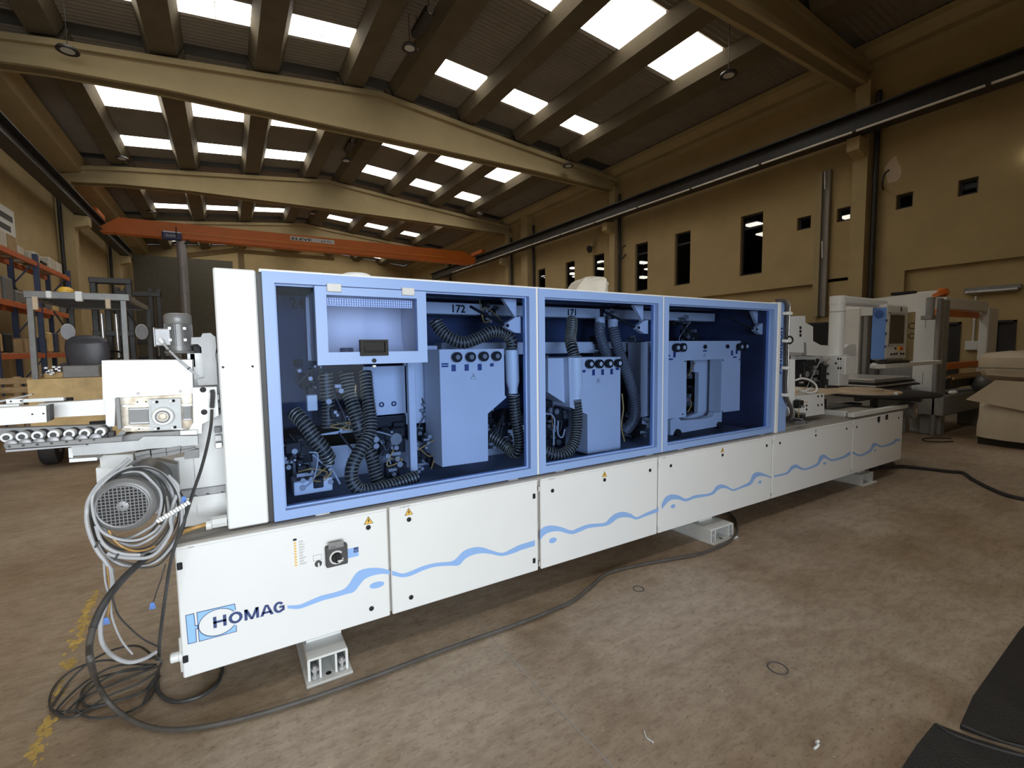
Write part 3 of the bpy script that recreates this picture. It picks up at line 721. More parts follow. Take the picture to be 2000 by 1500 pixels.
def block_word(origin, W, dz, h, s, parent):
    """HOMAG in heavy upright strokes, sheared to follow the door"""
    X0, Z0 = origin[0], origin[2]
    def put(pts): 
        q = [(X0 + x, 0, Z0 + x * dz / W + z) for x, z in pts]
        return G().prism(q, 'y', D - .003, D - .001)
    def ringpoly(cx, cz, rx, rz_, t, a0, a1, n=26):
        g = G()
        for k in range(n):
            u, v = radians(a0 + (a1 - a0) * k / n), radians(a0 + (a1 - a0) * (k + 1) / n)
            o_ = lambda a, r1, r2: (cx + r1 * cos(a), cz + r2 * sin(a))
            pts = [o_(u, rx, rz_), o_(v, rx, rz_), o_(v, rx - t, rz_ - t * .8), o_(u, rx - t, rz_ - t * .8)]
            g.prism([(X0 + x, 0, Z0 + x * dz / W + z) for x, z in pts], 'y', D - .003, D - .001)
        return g
    def letter(polys, extra=None):
        g = extra or G()
        for p in polys: 
            q = [(X0 + x, 0, Z0 + x * dz / W + z) for x, z in p]; g.prism(q, 'y', D - .003, D - .001)
        g.build('logo_letter', 'navy', parent)
    R = lambda x0, x1, z0, z1: [(x0, z0), (x1, z0), (x1, z1), (x0, z1)]
    a, b = 0, .175 * W; letter([R(a, a + s, 0, h), R(b - s, b, 0, h), R(a, b, h * .5 - s * .38, h * .5 + s * .38)])
    a, b = .205 * W, .395 * W; letter([], ringpoly((a + b) / 2, h / 2, (b - a) / 2, h * .53, s, 0, 360))
    a, b = .42 * W, .625 * W; m_ = (a + b) / 2; letter([R(a, a + s * .95, 0, h), R(b - s * .95, b, 0, h), [(a, h), (a + s * 1.1, h), (m_ + s * .35, 0), (m_ - s * .45, 0)], [(b - s * 1.1, h), (b, h), (m_ + s * .45, 0), (m_ - s * .35, 0)]])
    a, b = .64 * W, .835 * W; m_ = (a + b) / 2; letter([[(a, 0), (a + s * 1.05, 0), (m_ + s * .2, h), (m_ - s * .6, h)], [(b - s * 1.05, 0), (b, 0), (m_ + s * .6, h), (m_ - s * .2, h)], R(a + s * .8, b - s * .8, h * .2, h * .2 + s * .7)])
    a, b = .835 * W, W; m_ = (a + b) / 2; letter([R(m_ + s * .1, b, h * .42, h * .42 + s * .72), R(b - s * .85, b, h * .12, h * .46)], ringpoly(m_, h / 2, (b - a) / 2, h * .53, s, 38, 322))
block_word(lp[0], lp[1][0] - lp[0][0], lp[1][2] - lp[0][2], lp[2][2] - lp[0][2], .0125, bd[0])
# main switch block and label list --------------------------------------------
sw = [(.36,2.4,.643),(.454,2.4,.64),(.461,2.4,.533),(.359,2.4,.541)]
xs0, xs1 = sw[0][0], sw[2][0]; zt, zb = sw[0][2], sw[3][2]
s_ = G().bev(xs0, xs1, D - .035, D, zb, zt, .005).build('main_switch', 'darkgrey', bd[0])
cx, cz = (xs0 + xs1) / 2 - .003, (zt + zb) / 2 - .004
def ring_arc(c, ri, ro, a0, a1, y0, y1, n=28):
    g = G(); v = []
    for yy in (y0, y1):
        for k in range(n + 1):
            t = radians(a0 + (a1 - a0) * k / n)
            v += [(c[0] + ri * cos(t), yy, c[1] + ri * sin(t)), (c[0] + ro * cos(t), yy, c[1] + ro * sin(t))]
    m = 2 * (n + 1); f = [(2 * k, 2 * k + 1, 2 * k + 3, 2 * k + 2) for k in range(n)] + [(m + 2 * k, m + 2 * k + 2, m + 2 * k + 3, m + 2 * k + 1) for k in range(n)]
    f += [(2 * k + 1, m + 2 * k + 1, m + 2 * k + 3, 2 * k + 3) for k in range(n)]
    return g.add(v, f)
ring_arc((cx, cz), .026, .034, 40, 345, D - .040, D - .035).build('switch_ring', 'lightgreyplastic', bd[0])
G().cyl((cx, D - .05, cz), (cx, D - .035, cz), .022, 20).bev(cx - .007, cx + .007, D - .058, D - .048, cz - .024, cz + .024, .003).build('switch_handle', 'black', bd[0])
G().box(cx + .0, cx + .026, D - .060, D - .056, cz - .016, cz - .008).build('switch_pointer', 'lightgreyplastic', bd[0])
n_ = [(.372,2.4,.665),(.443,2.4,.659),(.444,2.4,.638),(.373,2.4,.642)]
G().box(n_[0][0], n_[1][0], D - .036, D - .030, n_[2][2] - .004, n_[0][2]).build('name_plate', 'midgrey', bd[0])
text('lettering', '5.0.00', .010, (n_[0][0] + .008, D - .0365, n_[2][2] + .001), (1, 0, 0), (0, 0, 1), 'black', bd[0], depth=.0004)
q = [(.466,2.4,.602),(.52,2.4,.598),(.518,2.4,.546),(.469,2.4,.554)]
G().box(q[0][0], q[1][0], D - .002, D, q[3][2], q[0][2]).build('blue_sticker', 'waveblue', bd[0])
G().box(q[1][0] - .024, q[1][0], D - .003, D - .002, q[0][2] - .026, q[0][2]).build('navy_square', 'navy', bd[0])
ring_arc((q[1][0] - .012, q[0][2] - .013), .005, .0075, 150, 400, D - .0036, D - .003, 16).build('ring_mark', 'logoblue', bd[0])
k_ = (.328,2.4,.561)
G().lathe((k_[0], D - .006, k_[2]), (0, 1, 0), [(0, .012), (.006, .017)], 20).build('selector_switch', 'darkgrey', bd[0])
G().bev(k_[0] - .004, k_[0] + .004, D - .016, D - .006, k_[2] - .013, k_[2] + .009, .002).build('selector_lever', 'white', bd[0])
g = G(); ribbon([(k_[0] - .022, D, k_[2] + .045), (k_[0] + .016, D, k_[2] + .045), (k_[0] + .016, D, k_[2] + .018), (k_[0] - .022, D, k_[2] + .018)], .0006, D - .0012, D).build('name_plate', 'midgrey', bd[0])
lt0 = [(.229,2.4,.703),(.226,2.4,.566)]
G().box(lt0[0][0] - .008, lt0[0][0] + .008, D - .001, D, lt0[0][2] - .004, lt0[0][2] + .006).build('label_header', 'black', bd[0])
for k in range(9):
    z = lt0[0][2] + (lt0[1][2] - lt0[0][2]) * (k + 1) / 10
    G().prism([(lt0[0][0] - .007, 0, z - .005), (lt0[0][0] + .007, 0, z - .005), (lt0[0][0], 0, z + .006)], 'y', D - .001, D).build('small_warning', 'yellow', bd[0])
    g = G()
    for j in range(2): g.box(lt0[0][0] + .016, lt0[0][0] + .016 + random.uniform(.016, .034), D - .001, D, z - .003 + j * .005, z - .0018 + j * .005)
    g.build('label_lines', 'midgrey', bd[0])
# small print along the top lip
for (fx, s) in ((-.19, '-IA04'), (.74, '0.1000.1010'), (1.70, '0.1010.1011'), (2.74, '1.1010.20')):
    i = [k for k, (a, b) in enumerate(doors_x) if a <= fx <= b][0]
    text('lettering', s, .011, (fx, D - .0045, .7605), (1, 0, 0), (0, 0, 1), 'midgrey', bd[i], depth=.0003)

# feet --------------------------------------------------------------------------
def foot(x0, x1, y0, bolts=True, lab=None, ym=3.1):
    f = G()
    f.bev(x0, x1, y0, ym, 0, .014, .003)
    fo = f.build('machine_foot', 'offwhite', mc)
    c = G(); a, b = x0 + .012, x1 - .016; t = .012
    yc = y0 + .035
    c.bev(a, b, yc, ym, .108, .12, .004); c.box(a, a + t, yc, ym, .014, .112); c.box(b - t, b, yc, ym, .014, .112)
    c.box(a + .052, a + .062, yc, ym, .014, .108); c.box(b - .062, b - .052, yc, ym, .014, .108)
    c.build('channel', 'offwhite', fo)
    G().box((x0 + x1) / 2 - .08, (x0 + x1) / 2 + .09, 2.50, ym, .12, .20).build('riser', 'offwhite', fo)
    for xb in (a + .032, b - .030):
        G().cyl((xb, y0 + .04, .014), (xb, y0 + .04, .08), .009, 10).cyl((xb, y0 + .04, .022), (xb, y0 + .04, .036), .017, 6).cyl((xb, y0 + .04, .056), (xb, y0 + .04, .070), .017, 6).build('levelling_bolt', 'zinc', fo, smooth=True)
    G().lathe(((x0 + x1) / 2, y0 + .05, .0142), (0, 0, 1), [(0, .014), (.001, .010)], 18).build('anchor_hole', 'black', fo)
    return fo
foot(.24, .455, 2.315); foot(3.24, 3.56, 2.30); foot(6.02, 6.34, 2.40)

# hood ------------------------------------------------------------------------
HT = 1.965
hood_y = 2.47
G().bev(-.037, .127, 2.45, 3.4, .792, HT, .006).build('end_panel', 'white', mc)
for xx in (-.02, .095):
    G().cyl((xx + .0, 2.444, 1.53), (xx, 2.45, 1.53), .005, 10).build('screw', 'black', mc)
G().box(.127, .151, 2.47, 3.4, .79, HT - .01).build('shadow_gap_strip', 'dark_steel', mc)
G().bev(.14, 4.33, 2.46, 3.40, HT - .006, HT + .010, .004).build('hood_roof', 'white', mc)
G().box(.14, 4.33, 3.36, 3.40, .79, HT).build('rear_wall', 'intdark', mc)
G().box(.14, 4.33, 2.50, 3.38, .775, .80).build('hood_floor', 'hoodfloor', mc)
G().box(4.24, 4.30, 2.52, 3.38, .80, HT - .01).build('inner_end_wall', 'intdark', mc)
G().bev(4.300, 4.345, 2.44, 3.4, .775, HT + .02, .004).build('end_post', 'white', mc)
ep = G().bev(4.346, 4.505, 2.455, 3.4, .775, HT + .02, .006).build('model_column', 'blue', mc)
tA = [(4.373,2.454,1.326),(4.369,2.454,1.705)]
text('model_lettering', 'Ambition', .130, (tA[0][0] + .025, 2.4545, tA[0][2]), (0, 0, 1), (-1, 0, 0), 'navy', ep, depth=.001, bold=.03, sx=.88)
hd = []
for i, (a, b) in enumerate(((.151, 1.655), (1.672, 2.797), (2.812, 4.298))):
    g = G(); wd = .05
    frame(g, a, b, 2.45, 2.50, .79, HT, wd, wd, .046, .052)
    o = g.build('hood_door', 'blue', mc); hd.append(o)
    g = G(); frame(g, a + wd - .004, b - wd + .004, 2.485, 2.515, .79 + .042, HT - .048, .012).build('inner_bead', 'blue', o)
    if i == 0:
        pass
    else:
        G().box(a + wd - .002, b - wd + .002, 2.492, 2.497, .79 + .045, HT - .05).build('pane', 'tintglass', o)
    G().box(a, b, 2.448, 2.452, HT - .001, HT + .003).build('top_edge', 'white', o)
    for fx in (.12, .86):
        xx = a + (b - a) * fx
        G().bev(xx, xx + .07, 2.455, 2.475, .775, .79, .003).build('bottom_catch', 'zinc', o)
    # gas strut, wedge bracket on the right stile and stay
    bx = b - wd
    G().prism([(bx, 0, 1.797), (bx - .04, 0, 1.79), (bx - .11, 0, 1.75), (bx - .115, 0, 1.728), (bx - .045, 0, 1.695), (bx, 0, 1.692)], 'y', 2.55, 2.59).build('strut_bracket', 'intblue', o)
    G().cyl((bx - .10, 2.57, 1.738), (bx - .24, 2.78, 1.87), .010, 8).cyl((bx - .10, 2.545, 1.738), (bx - .10, 2.60, 1.738), .012, 8).build('gas_strut', 'black', o, smooth=True)
    G().prism([(bx, 0, 1.91), (bx - .10, 0, 1.91), (bx, 0, 1.78)], 'y', 2.60, 2.63).build('corner_gusset', 'intblue', o)
# pane of the first door leaves a cut-out for the inspection flap
ib = [(.372,2.46,1.904),(.939,2.46,1.912),(.934,2.46,1.526),(.369,2.46,1.527)]
bx0, bx1, bz0, bz1 = ib[0][0], ib[2][0], (ib[2][2] + ib[3][2]) / 2, (ib[0][2] + ib[1][2]) / 2
a, b, c_, d_ = .151 + .048, 1.655 - .048, .835, HT - .05
g = G()
for q in ((a, bx0, c_, d_), (bx1, b, c_, d_), (bx0, bx1, c_, bz0), (bx0, bx1, bz1, d_)): g.box(q[0], q[1], 2.492, 2.497, q[2], q[3])
g.build('pane', 'tintglass', hd[0])
# inspection box with flap
ins = G()
ins.plate([(bx0 + .014, 2.70, bz0 + .01), (bx0 + .11, 2.83, bz0 + .01), (bx0 + .11, 2.83, bz1 - .01), (bx0 + .014, 2.70, bz1 - .01)], (.008, 0, 0))
ins.box(bx0 + .01, bx0 + .018, 2.48, 2.70, bz0 + .01, bz1 - .01).box(bx1 - .018, bx1 - .01, 2.48, 2.83, bz0 + .01, bz1 - .01)
ins.box(bx0 + .01, bx1 - .01, 2.48, 2.83, bz0 + .01, bz0 + .018)
ins.box(bx0 + .01, bx1 - .01, 2.48, 2.83, bz1 - .018, bz1 - .01)
ins.box(bx0 + .01, bx1 - .01, 2.825, 2.833, bz0 + .01, bz1 - .01)
inb = ins.build('inspection_box', 'intblue', mc)
R = []                                              # coved back of the box
for k in range(9):
    t = pi / 2 * k / 8; R.append([(bx0 + .018, 2.825 - .16 * (1 - sin(t)), bz0 + .018 + .16 * (1 - cos(t))), (bx1 - .018, 2.825 - .16 * (1 - sin(t)), bz0 + .018 + .16 * (1 - cos(t)))])
G().grid(R).build('coved_back', 'intblue', inb, smooth=True)
fp = G(); frame(fp, bx0, bx1, 2.442, 2.478, bz0, bz1, .052, .052, .062, .040)
flap = fp.build('inspection_flap', 'blue', mc)
G().box(bx0 + .05, bx1 - .05, 2.458, 2.462, bz0 + .058, bz1 - .038).build('pane', glass('light_tinted_acrylic', (.80, .86, .98)), flap)
for xx in (bx0 + .055, bx1 - .135):
    G().bev(xx, xx + .068, 2.430, 2.446, bz1 - .026, bz1 + .014, .003).build('flap_hinge', 'lightgreyplastic', flap)
gm = G(); x = bx0 + .065
while x < bx1 - .06: gm.box(x, x + .006, 2.50, 2.503, bz1 - .085, bz1 - .048); x += .012
for zz in (.0, .012, .024, .036): gm.box(bx0 + .06, bx1 - .06, 2.503, 2.506, bz1 - .087 + zz, bz1 - .083 + zz)
o = gm.build('perforated_strip', 'mesh', inb); o['kind'] = 'stuff'
hp = [(.574,2.44,1.65),(.715,2.44,1.648),(.702,2.44,1.568),(.584,2.44,1.573)]
hx0, hx1, hz0, hz1 = hp[0][0], hp[1][0], hp[2][2], hp[0][2]
g = G(); frame(g, hx0, hx1, 2.425, 2.455, hz0, hz1, .016, .016, .018, .010); g.bev(hx0 + .012, hx1 - .012, 2.442, 2.456, hz0 + .01, hz1 - .005, .002)
g.box(hx0 + .02, hx1 - .02, 2.428, 2.436, hz0 + .03, hz0 + .042)
g.build('flap_handle', mat('grey_black_handle', (.03, .029, .027), .6, spec=.15), flap)
lk = (.643,2.44,1.543)
G().lathe((lk[0], 2.434, lk[2]), (0, 1, 0), [(0, .006), (.001, .011), (.01, .011)], 16).build('flap_lock', 'black', flap)
G().box(lk[0] - .008, lk[0] + .008, 2.436, 2.450, lk[2] - .034, lk[2] - .024).build('catch', 'lightgreyplastic', flap)
G().cyl((.574,2.75,1.611), ((.574,2.75,1.611)[0], 2.75, bz0 + .02), .035, 20).build('drain_hole', 'intdark', inb)
# round white cap and film-wrapped fan on the roof
cp = (.642,2.75,2.007)
cph = (.643,2.75,2.02)[2] - HT
G().lathe((cp[0], 2.75, HT + .005), (0, 0, 1), [(0, .078), (cph - .015, .082), (cph - .006, .076), (cph, .06)], 28).build('roof_cap', 'white', mc, smooth=True)

# ---- inside --------------------------------------------------------------------
def num(s, p, size, parent, up=(0, 0, 1)):
    text('number', s, size, (p[0], p[1] - .003, p[2]), (1, 0, 0), up, 'black', parent, depth=.001, bold=.02)
bm_ = G().bev(.9, 4.20, 3.02, 3.16, 1.836, 1.915, .004).build('traverse_beam', 'intblue', mc)
G().bev(.20, 4.2, 2.85, 3.3, 1.935, 1.955, .004).build('cable_duct', 'intdark', mc)
num('172', (1.33,3.02,1.849), .075, bm_); num('171', (2.332,3.02,1.852), .072, bm_); num('131', (3.718,3.02,1.85), .055, bm_)
sd = G().box(.16, .42, 3.05, 3.07, 1.15, 1.92).build('side_lining', 'intdark', mc)
num('242', (.322,3.05,1.846), .085, sd)
# rear machine body blocks (light painted) in each bay
G().bev(.95, 1.18, 2.90, 2.93, 1.12, 1.62, .004).build('mounting_plate', 'intblue', mc)
mp = [(.747,2.9,1.446),(.966,2.9,1.437),(.959,2.9,1.194),(.738,2.9,1.198)]
pl_ = G().box(mp[0][0] - .05, mp[1][0], 2.9, 2.93, mp[2][2], mp[0][2] + .05).build('mounting_plate', 'intblue', mc)
for q in [(.799,2.89,1.26),(.876,2.89,1.26)]: G().torus(q, (0, 1, 0), .012, .004, 16, 6).build('bore', 'intdark', pl_)
vb = [(.915,2.75,1.505),(.959,2.75,1.503),(.914,2.75,.912),(.958,2.75,.906)]
G().bev(vb[0][0], vb[1][0], 2.72, 2.76, .86, 1.62, .003).build('vertical_profile', 'intblue', mc)
rl = [(.738,2.85,1.191),(.931,2.85,1.188),(.93,2.85,1.129)]
G().box(rl[0][0], rl[1][0], 2.83, 2.87, rl[2][2], rl[1][2]).build('guide_rail', 'black', mc)
G().cyl((.821,2.85,1.075), (.825,2.7,1.072), .035, 20).build('pipe_stub', 'midgrey', mc, smooth=True)
sl = [(.429,2.95,1.102),(.642,2.95,1.12),(.653,2.95,.88),(.469,2.95,.893)]
G().plate([(x, y, z) for x, y, z in sl], (0, .02, 0)).build('sloping_chute', 'intblue', mc)
va = [(.347,2.7,1.363),(.399,2.7,1.366),(.397,2.7,1.251),(.349,2.7,1.278)]
G().bev(va[0][0], va[1][0], 2.68, 2.74, va[3][2], va[0][2], .004).build('valve_block', 'lightgreyplastic', mc)
lo = [(.312,2.7,.911),(.454,2.7,.87),(.453,2.7,.839),(.262,2.7,.865)]
G().bev(lo[3][0], lo[1][0], 2.66, 2.8, lo[2][2], lo[0][2], .004).build('support_shoe', 'intblue', mc)
def aggregate(c, s, n, lab=None, seed=1):
    """a clutter of small housings, cylinders, screws and cables as one tooling unit"""
    rnd = random.Random(seed); x, y, z = c
    g = G()
    for k in range(n):
        a, b, h = rnd.uniform(.015, .05) * s, rnd.uniform(.02, .05) * s, rnd.uniform(.015, .05) * s
        px, py, pz = x + rnd.uniform(-.09, .09) * s, y + rnd.uniform(-.05, .08), z + rnd.uniform(-.13, .13) * s
        g.bev(px - a, px + a, py - b, py + b, pz - h, pz + h, .004)
    o = g.build('tooling_unit', 'black', mc)
    g = G()
    for k in range(n):
        px, pz = x + rnd.uniform(-.1, .1) * s, z + rnd.uniform(-.13, .13) * s; py = y - .05 + rnd.uniform(-.02, .02)
        r = rnd.uniform(.006, .018) * s
        g.cyl((px, py - .03, pz), (px, py + .05, pz), r, 12)
        if rnd.random() < .5: g.bev(px - r * 2, px + r * 2, py, py + .03, pz + r, pz + r * 2.5, .002)
    fo_g = g.build('fittings', 'alu', o, smooth=True); fo_g['kind'] = 'stuff'; o['kind'] = 'stuff'
    for k in range(max(2, n // 3)):
        p = [(x + rnd.uniform(-.11, .11) * s, y - .06 + rnd.uniform(-.03, .03), z + rnd.uniform(-.15, .15) * s) for _ in range(4)]
        G().tube(spline(p, 6), .004, 6).build('cable', rnd.choice(['cabledark', 'cablegrey', 'cabledark', 'brass']), o, smooth=True)
aggregate((.797,2.78,.989), 1.0, 12, seed=3); aggregate((.557,2.85,1.265), .9, 9, seed=4); aggregate((.371,2.72,.951), .8, 9, seed=5)
aggregate((.314,2.8,1.046), .9, 7, seed=6); aggregate((1.093,2.95,1.133), 1.1, 11, seed=7); aggregate((.39,2.95,1.439), .7, 6, seed=8)
aggregate((1.031,2.8,.949), .9, 8, seed=18); aggregate((1.599,2.9,1.043), 1.0, 8, seed=9)
aggregate((2.026,2.85,1.017), 1.3, 15, seed=10); aggregate((2.043,2.95,1.407), 1.0, 8, seed=11)
aggregate((3.033,2.95,.905), 1.2, 10, seed=12); aggregate((3.078,3.0,1.518), 1.1, 8, seed=13)
aggregate((3.78,2.95,1.174), 1.5, 15, seed=14); aggregate((3.766,3.05,1.717), 1.1, 8, seed=15); aggregate((2.625,3.0,1.526), 1.0, 8, seed=19)
aggregate((1.602,3.0,1.876), .8, 6, seed=16); aggregate((2.746,3.0,1.874), .8, 6, seed=17)
G().bev(1.25, 4.2, 3.0, 3.14, 1.549, 1.64, .004).build('traverse_beam', 'intblue', mc)
G().bev(.25, 4.2, 2.95, 3.3, 1.02, 1.10, .004).build('machine_bed', 'black', mc)
G().bev(.30, 4.2, 3.05, 3.10, .80, 1.0, .004).build('machine_bed', 'intblue', mc)
# service cabinets
def cabinet(pts, y0, y1, side=None):
    return G().prism(pts, 'y', y0, y1).build('service_cabinet', 'intblue', mc)
cab1 = cabinet([(1.068,2.6,1.595),(1.507,2.6,1.593),(1.509,2.6,1.297),(1.522,2.6,1.282),(1.384,2.6,1.188),(1.38,2.6,.887),(1.069,2.6,.892)], 2.60, 2.86)
cab2 = cabinet([(2.024,2.6,1.528),(2.512,2.6,1.521),(2.516,2.6,.824),(2.195,2.6,.826),(2.193,2.6,1.115),(2.034,2.6,1.18)], 2.60, 2.86)
cx_ = [(1.893,2.66,1.524),(2.066,2.66,1.521),(2.081,2.66,1.175),(1.891,2.66,1.288)]
G().prism(cx_, 'y', 2.66, 2.90).build('service_cabinet', 'intblue', mc)
cab3 = cabinet([(2.995,2.62,1.638),(4.019,2.62,1.635),(4.028,2.62,.996),(3.747,2.62,.998),(3.75,2.62,1.476),(3.281,2.62,1.475),(3.286,2.62,.999),(2.999,2.62,1.002)], 2.62, 2.74)
inner = G().prism([(3.581,2.76,1.478),(3.955,2.76,1.475),(3.956,2.76,.96),(3.866,2.76,.973),(3.835,2.76,.94),(3.71,2.76,.925),(3.397,2.76,.944),(3.647,2.76,.986),(3.649,2.76,1.354),(3.584,2.76,1.361)], 'y', 2.78, 2.82).build('inner_plate', 'intblue', mc)
br_ = G().prism([(3.14,2.66,.984),(3.232,2.66,.995),(3.274,2.66,.965),(3.576,2.66,.95),(3.696,2.66,.964),(3.726,2.66,.996),(3.828,2.66,.992),(3.824,2.66,.87),(3.73,2.66,.866),(3.29,2.66,.858),(3.276,2.66,.873),(3.187,2.66,.878),(3.18,2.66,.851),(3.143,2.66,.853)], 'y', 2.66, 2.72).build('lower_bracket', 'intblue', mc)
for q in [(3.222,2.65,.866),(3.783,2.65,.876)]: G().cyl((q[0], 2.64, q[2]), (q[0], 2.70, q[2]), .032, 18).build('roller', 'black', br_, smooth=True)
G().bev(*[v for v in ((2.935,2.8,1.634)[0], (3.043,2.8,1.633)[0])], 2.8, 2.95, (2.964,2.8,1.006)[2], (2.957,2.8,1.633)[2], .004).build('service_cabinet', 'intblue', mc)
G().bev(*[v for v in ((4.701,2.9,1.637)[0], (4.867,2.9,1.637)[0])], 2.9, 2.95, (4.709,2.9,1.473)[2], (4.691,2.9,1.851)[2], .004).build('service_cabinet', 'intblue', mc)
# knobs, dials and labels
def knob(p, r, parent, dial=True, l=.045):
    G().lathe((p[0], p[1] - l, p[2]), (0, 1, 0), [(0, r * .85), (.004, r), (l * .5, r), (l * .55, r * .8), (l, r * .8)], 20).build('adjusting_knob', 'black', parent, smooth=True)
    G().lathe((p[0], p[1] - l - .002, p[2]), (0, 1, 0), [(0, r * .4), (.002, r * .5)], 14).build('dial_face', 'lightgreyplastic' if dial else 'midgrey', parent)
def label(p, w_, h_, parent):
    G().box(p[0] - w_ / 2, p[0] + w_ / 2, p[1] - .0015, p[1], p[2] - h_ / 2, p[2] + h_ / 2).build('label_plate', 'navy', parent)
for q in [(1.168,2.6,1.548),(1.259,2.6,1.547),(1.348,2.6,1.549),(1.438,2.6,1.549)]: knob(q, .030, cab1, False)
for q in [(1.157,2.6,1.483),(1.243,2.6,1.483),(1.332,2.6,1.483)]: label(q, .028, .040, cab1)
label((1.418,2.6,1.494), .026, .020, cab1)
for q in [(1.101,2.6,1.509),(1.101,2.6,1.495)]: label(q, .044, .010, cab1)
for q in [(2.195,2.6,1.478),(2.284,2.6,1.476),(2.375,2.6,1.476),(2.469,2.6,1.476)]: knob(q, .032, cab2)
for q in [(2.25,2.6,1.415),(2.336,2.6,1.414),(2.424,2.6,1.415)]: label(q, .026, .042, cab2)
label((2.162,2.6,1.427), .028, .018, cab2); label((2.482,2.6,1.433), .036, .018, cab2)
for q in [(3.125,2.62,1.583),(3.2,2.62,1.584)]: knob(q, .036, cab3)
for q in [(3.977,2.62,1.582),(4.054,2.62,1.585)]: knob(q, .034, cab3)
for q in [(3.13,2.62,1.526),(3.894,2.62,1.527),(3.962,2.62,1.541)]: label(q, .03, .045, cab3)
for q in [(3.054,2.62,1.519),(3.515,2.62,1.552),(3.087,2.62,1.49),(3.935,2.62,1.489)]: label(q, .05, .012, cab3)
for q in [(3.507,2.615,1.587),(3.816,2.615,1.587)]: G().cyl((q[0], q[1] - .01, q[2]), (q[0], q[1], q[2]), .018, 16).build('plug', 'black', cab3)
for q in [(3.023,2.62,1.467),(3.261,2.62,1.468),(3.765,2.62,1.466),(4.005,2.62,1.467),(3.029,2.62,1.008),(3.241,2.62,1.026),(3.772,2.62,1.006)]: G().cyl((q[0], q[1] - .003, q[2]), (q[0], q[1], q[2]), .007, 8).build('screw', 'black', cab3)
warn((1.288,2.6,1.422), .020, cab1, y=2.6, m='white'); warn((2.296,2.6,1.35), .020, cab2, y=2.6, m='intblue'); warn((3.513,2.62,1.512), .018, cab3, y=2.62, m='intblue')
# rigid extraction pipes
def rigid(p0, p1, r, label=None):
    p0 = Vector(p0); p1 = Vector(p1)
    G().lathe(p0, p1 - p0, [(0, r), ((p1 - p0).length * .72, r), ((p1 - p0).length * .9, r * .72), ((p1 - p0).length, r * .72)], 24).build('extraction_pipe', 'white', mc, smooth=True)
rigid((1.588,2.64,1.584), (1.595,2.64,1.301), .045); rigid((2.094,2.62,1.524), (2.101,2.62,1.23), .052)
def clamp(p, r): G().torus(p, (0, 0, 1), r, .004, 24, 6).build('hose_clamp', 'zinc', mc, smooth=True)
clamp((1.588,2.64,1.585), .042); clamp((1.599,2.64,1.289), .038); clamp((2.092,2.62,1.535), .048); clamp((2.101,2.62,1.221), .043)
hose('hose', [(.476,2.85,1.478),(.477,2.85,1.365),(.481,2.85,1.251),(.474,2.85,1.151)], .036, mc)
hose('hose', [(.581,2.82,1.475),(.587,2.8,1.362),(.605,2.76,1.251),(.627,2.74,1.145),(.665,2.76,1.048),(.689,2.74,.978),(.7,2.72,.896),(.711,2.7,.815)], .038, mc)
hose('hose', [(.682,2.78,1.473),(.68,2.74,1.33),(.679,2.7,1.208),(.658,2.66,1.122),(.595,2.62,1.044),(.55,2.6,.975),(.541,2.59,.901),(.578,2.58,.84),(.666,2.58,.828),(.796,2.6,.836),(.911,2.62,.851)], .036, mc)
hose('hose', [(.285,2.75,1.272),(.325,2.7,1.222),(.371,2.67,1.139),(.416,2.66,1.065),(.445,2.68,1.003)], .038, mc)
hose('hose', [(1.127,2.8,1.778),(1.152,2.78,1.718),(1.203,2.75,1.666),(1.282,2.72,1.635),(1.379,2.7,1.665),(1.468,2.68,1.704),(1.558,2.66,1.686),(1.589,2.64,1.641),(1.588,2.64,1.584)], .038, mc)
hose('hose', [(1.599,2.64,1.298),(1.61,2.64,1.169),(1.629,2.64,1.057),(1.647,2.65,.962),(1.638,2.68,.892),(1.62,2.75,.905),(1.585,2.8,.953),(1.532,2.86,.997)], .036, mc)
hose('hose', [(2.255,2.85,1.809),(2.21,2.8,1.737),(2.151,2.74,1.663),(2.101,2.66,1.6),(2.094,2.62,1.527)], .040, mc)
hose('hose', [(2.101,2.62,1.23),(2.115,2.62,1.11),(2.101,2.61,.998),(2.052,2.59,.909),(1.958,2.58,.858),(1.878,2.6,.867),(1.813,2.64,.903)], .040, mc)
hose('hose', [(2.596,2.92,1.786),(2.576,2.9,1.706),(2.622,2.9,1.587),(2.722,2.95,1.504)], .042, mc, wall='hosegrey', wire='midgrey')
hose('hose', [(2.671,2.85,1.754),(2.687,2.82,1.605),(2.73,2.78,1.437),(2.793,2.76,1.256),(2.823,2.75,1.105),(2.83,2.78,.989),(2.807,2.84,.906)], .044, mc, wall='hosegrey', wire='midgrey')
for q, e in (((2.596,2.92,1.835), (2.596,2.92,1.766)), ((2.668,2.85,1.818), (2.671,2.85,1.739))): G().cyl(q, e, .040, 20).build('hose_socket', 'intblue', mc, smooth=True)
for pth, m_ in (([(.363,2.68,1.044),(.405,2.68,.997),(.454,2.68,.954),(.48,2.68,.901),(.496,2.68,.862)], 'cablegrey'), ([(2.588,2.66,1.237),(2.602,2.66,1.112),(2.583,2.66,.988),(2.617,2.66,.859)], 'brass'),
    ([(1.843,2.68,1.126),(1.917,2.68,1.133),(1.959,2.68,1.09),(1.953,2.68,1.003),(1.952,2.68,.906)], 'cablegrey'), ([(2.006,2.7,1.074),(2.005,2.7,.977),(2.044,2.7,.95),(2.066,2.7,1.006)], 'cablegrey'),
    ([(3.567,2.76,1.445),(3.531,2.76,1.397),(3.482,2.76,1.331)], 'brass'), ([(3.509,2.76,1.125),(3.525,2.76,1.065),(3.482,2.76,1.01)], 'brass'), ([(.524,2.8,1.127),(.564,2.8,1.066),(.605,2.8,1.009)], 'cabledark')):
    G().tube(spline(pth, 8), .006, 8).build('cable', m_, mc, smooth=True)
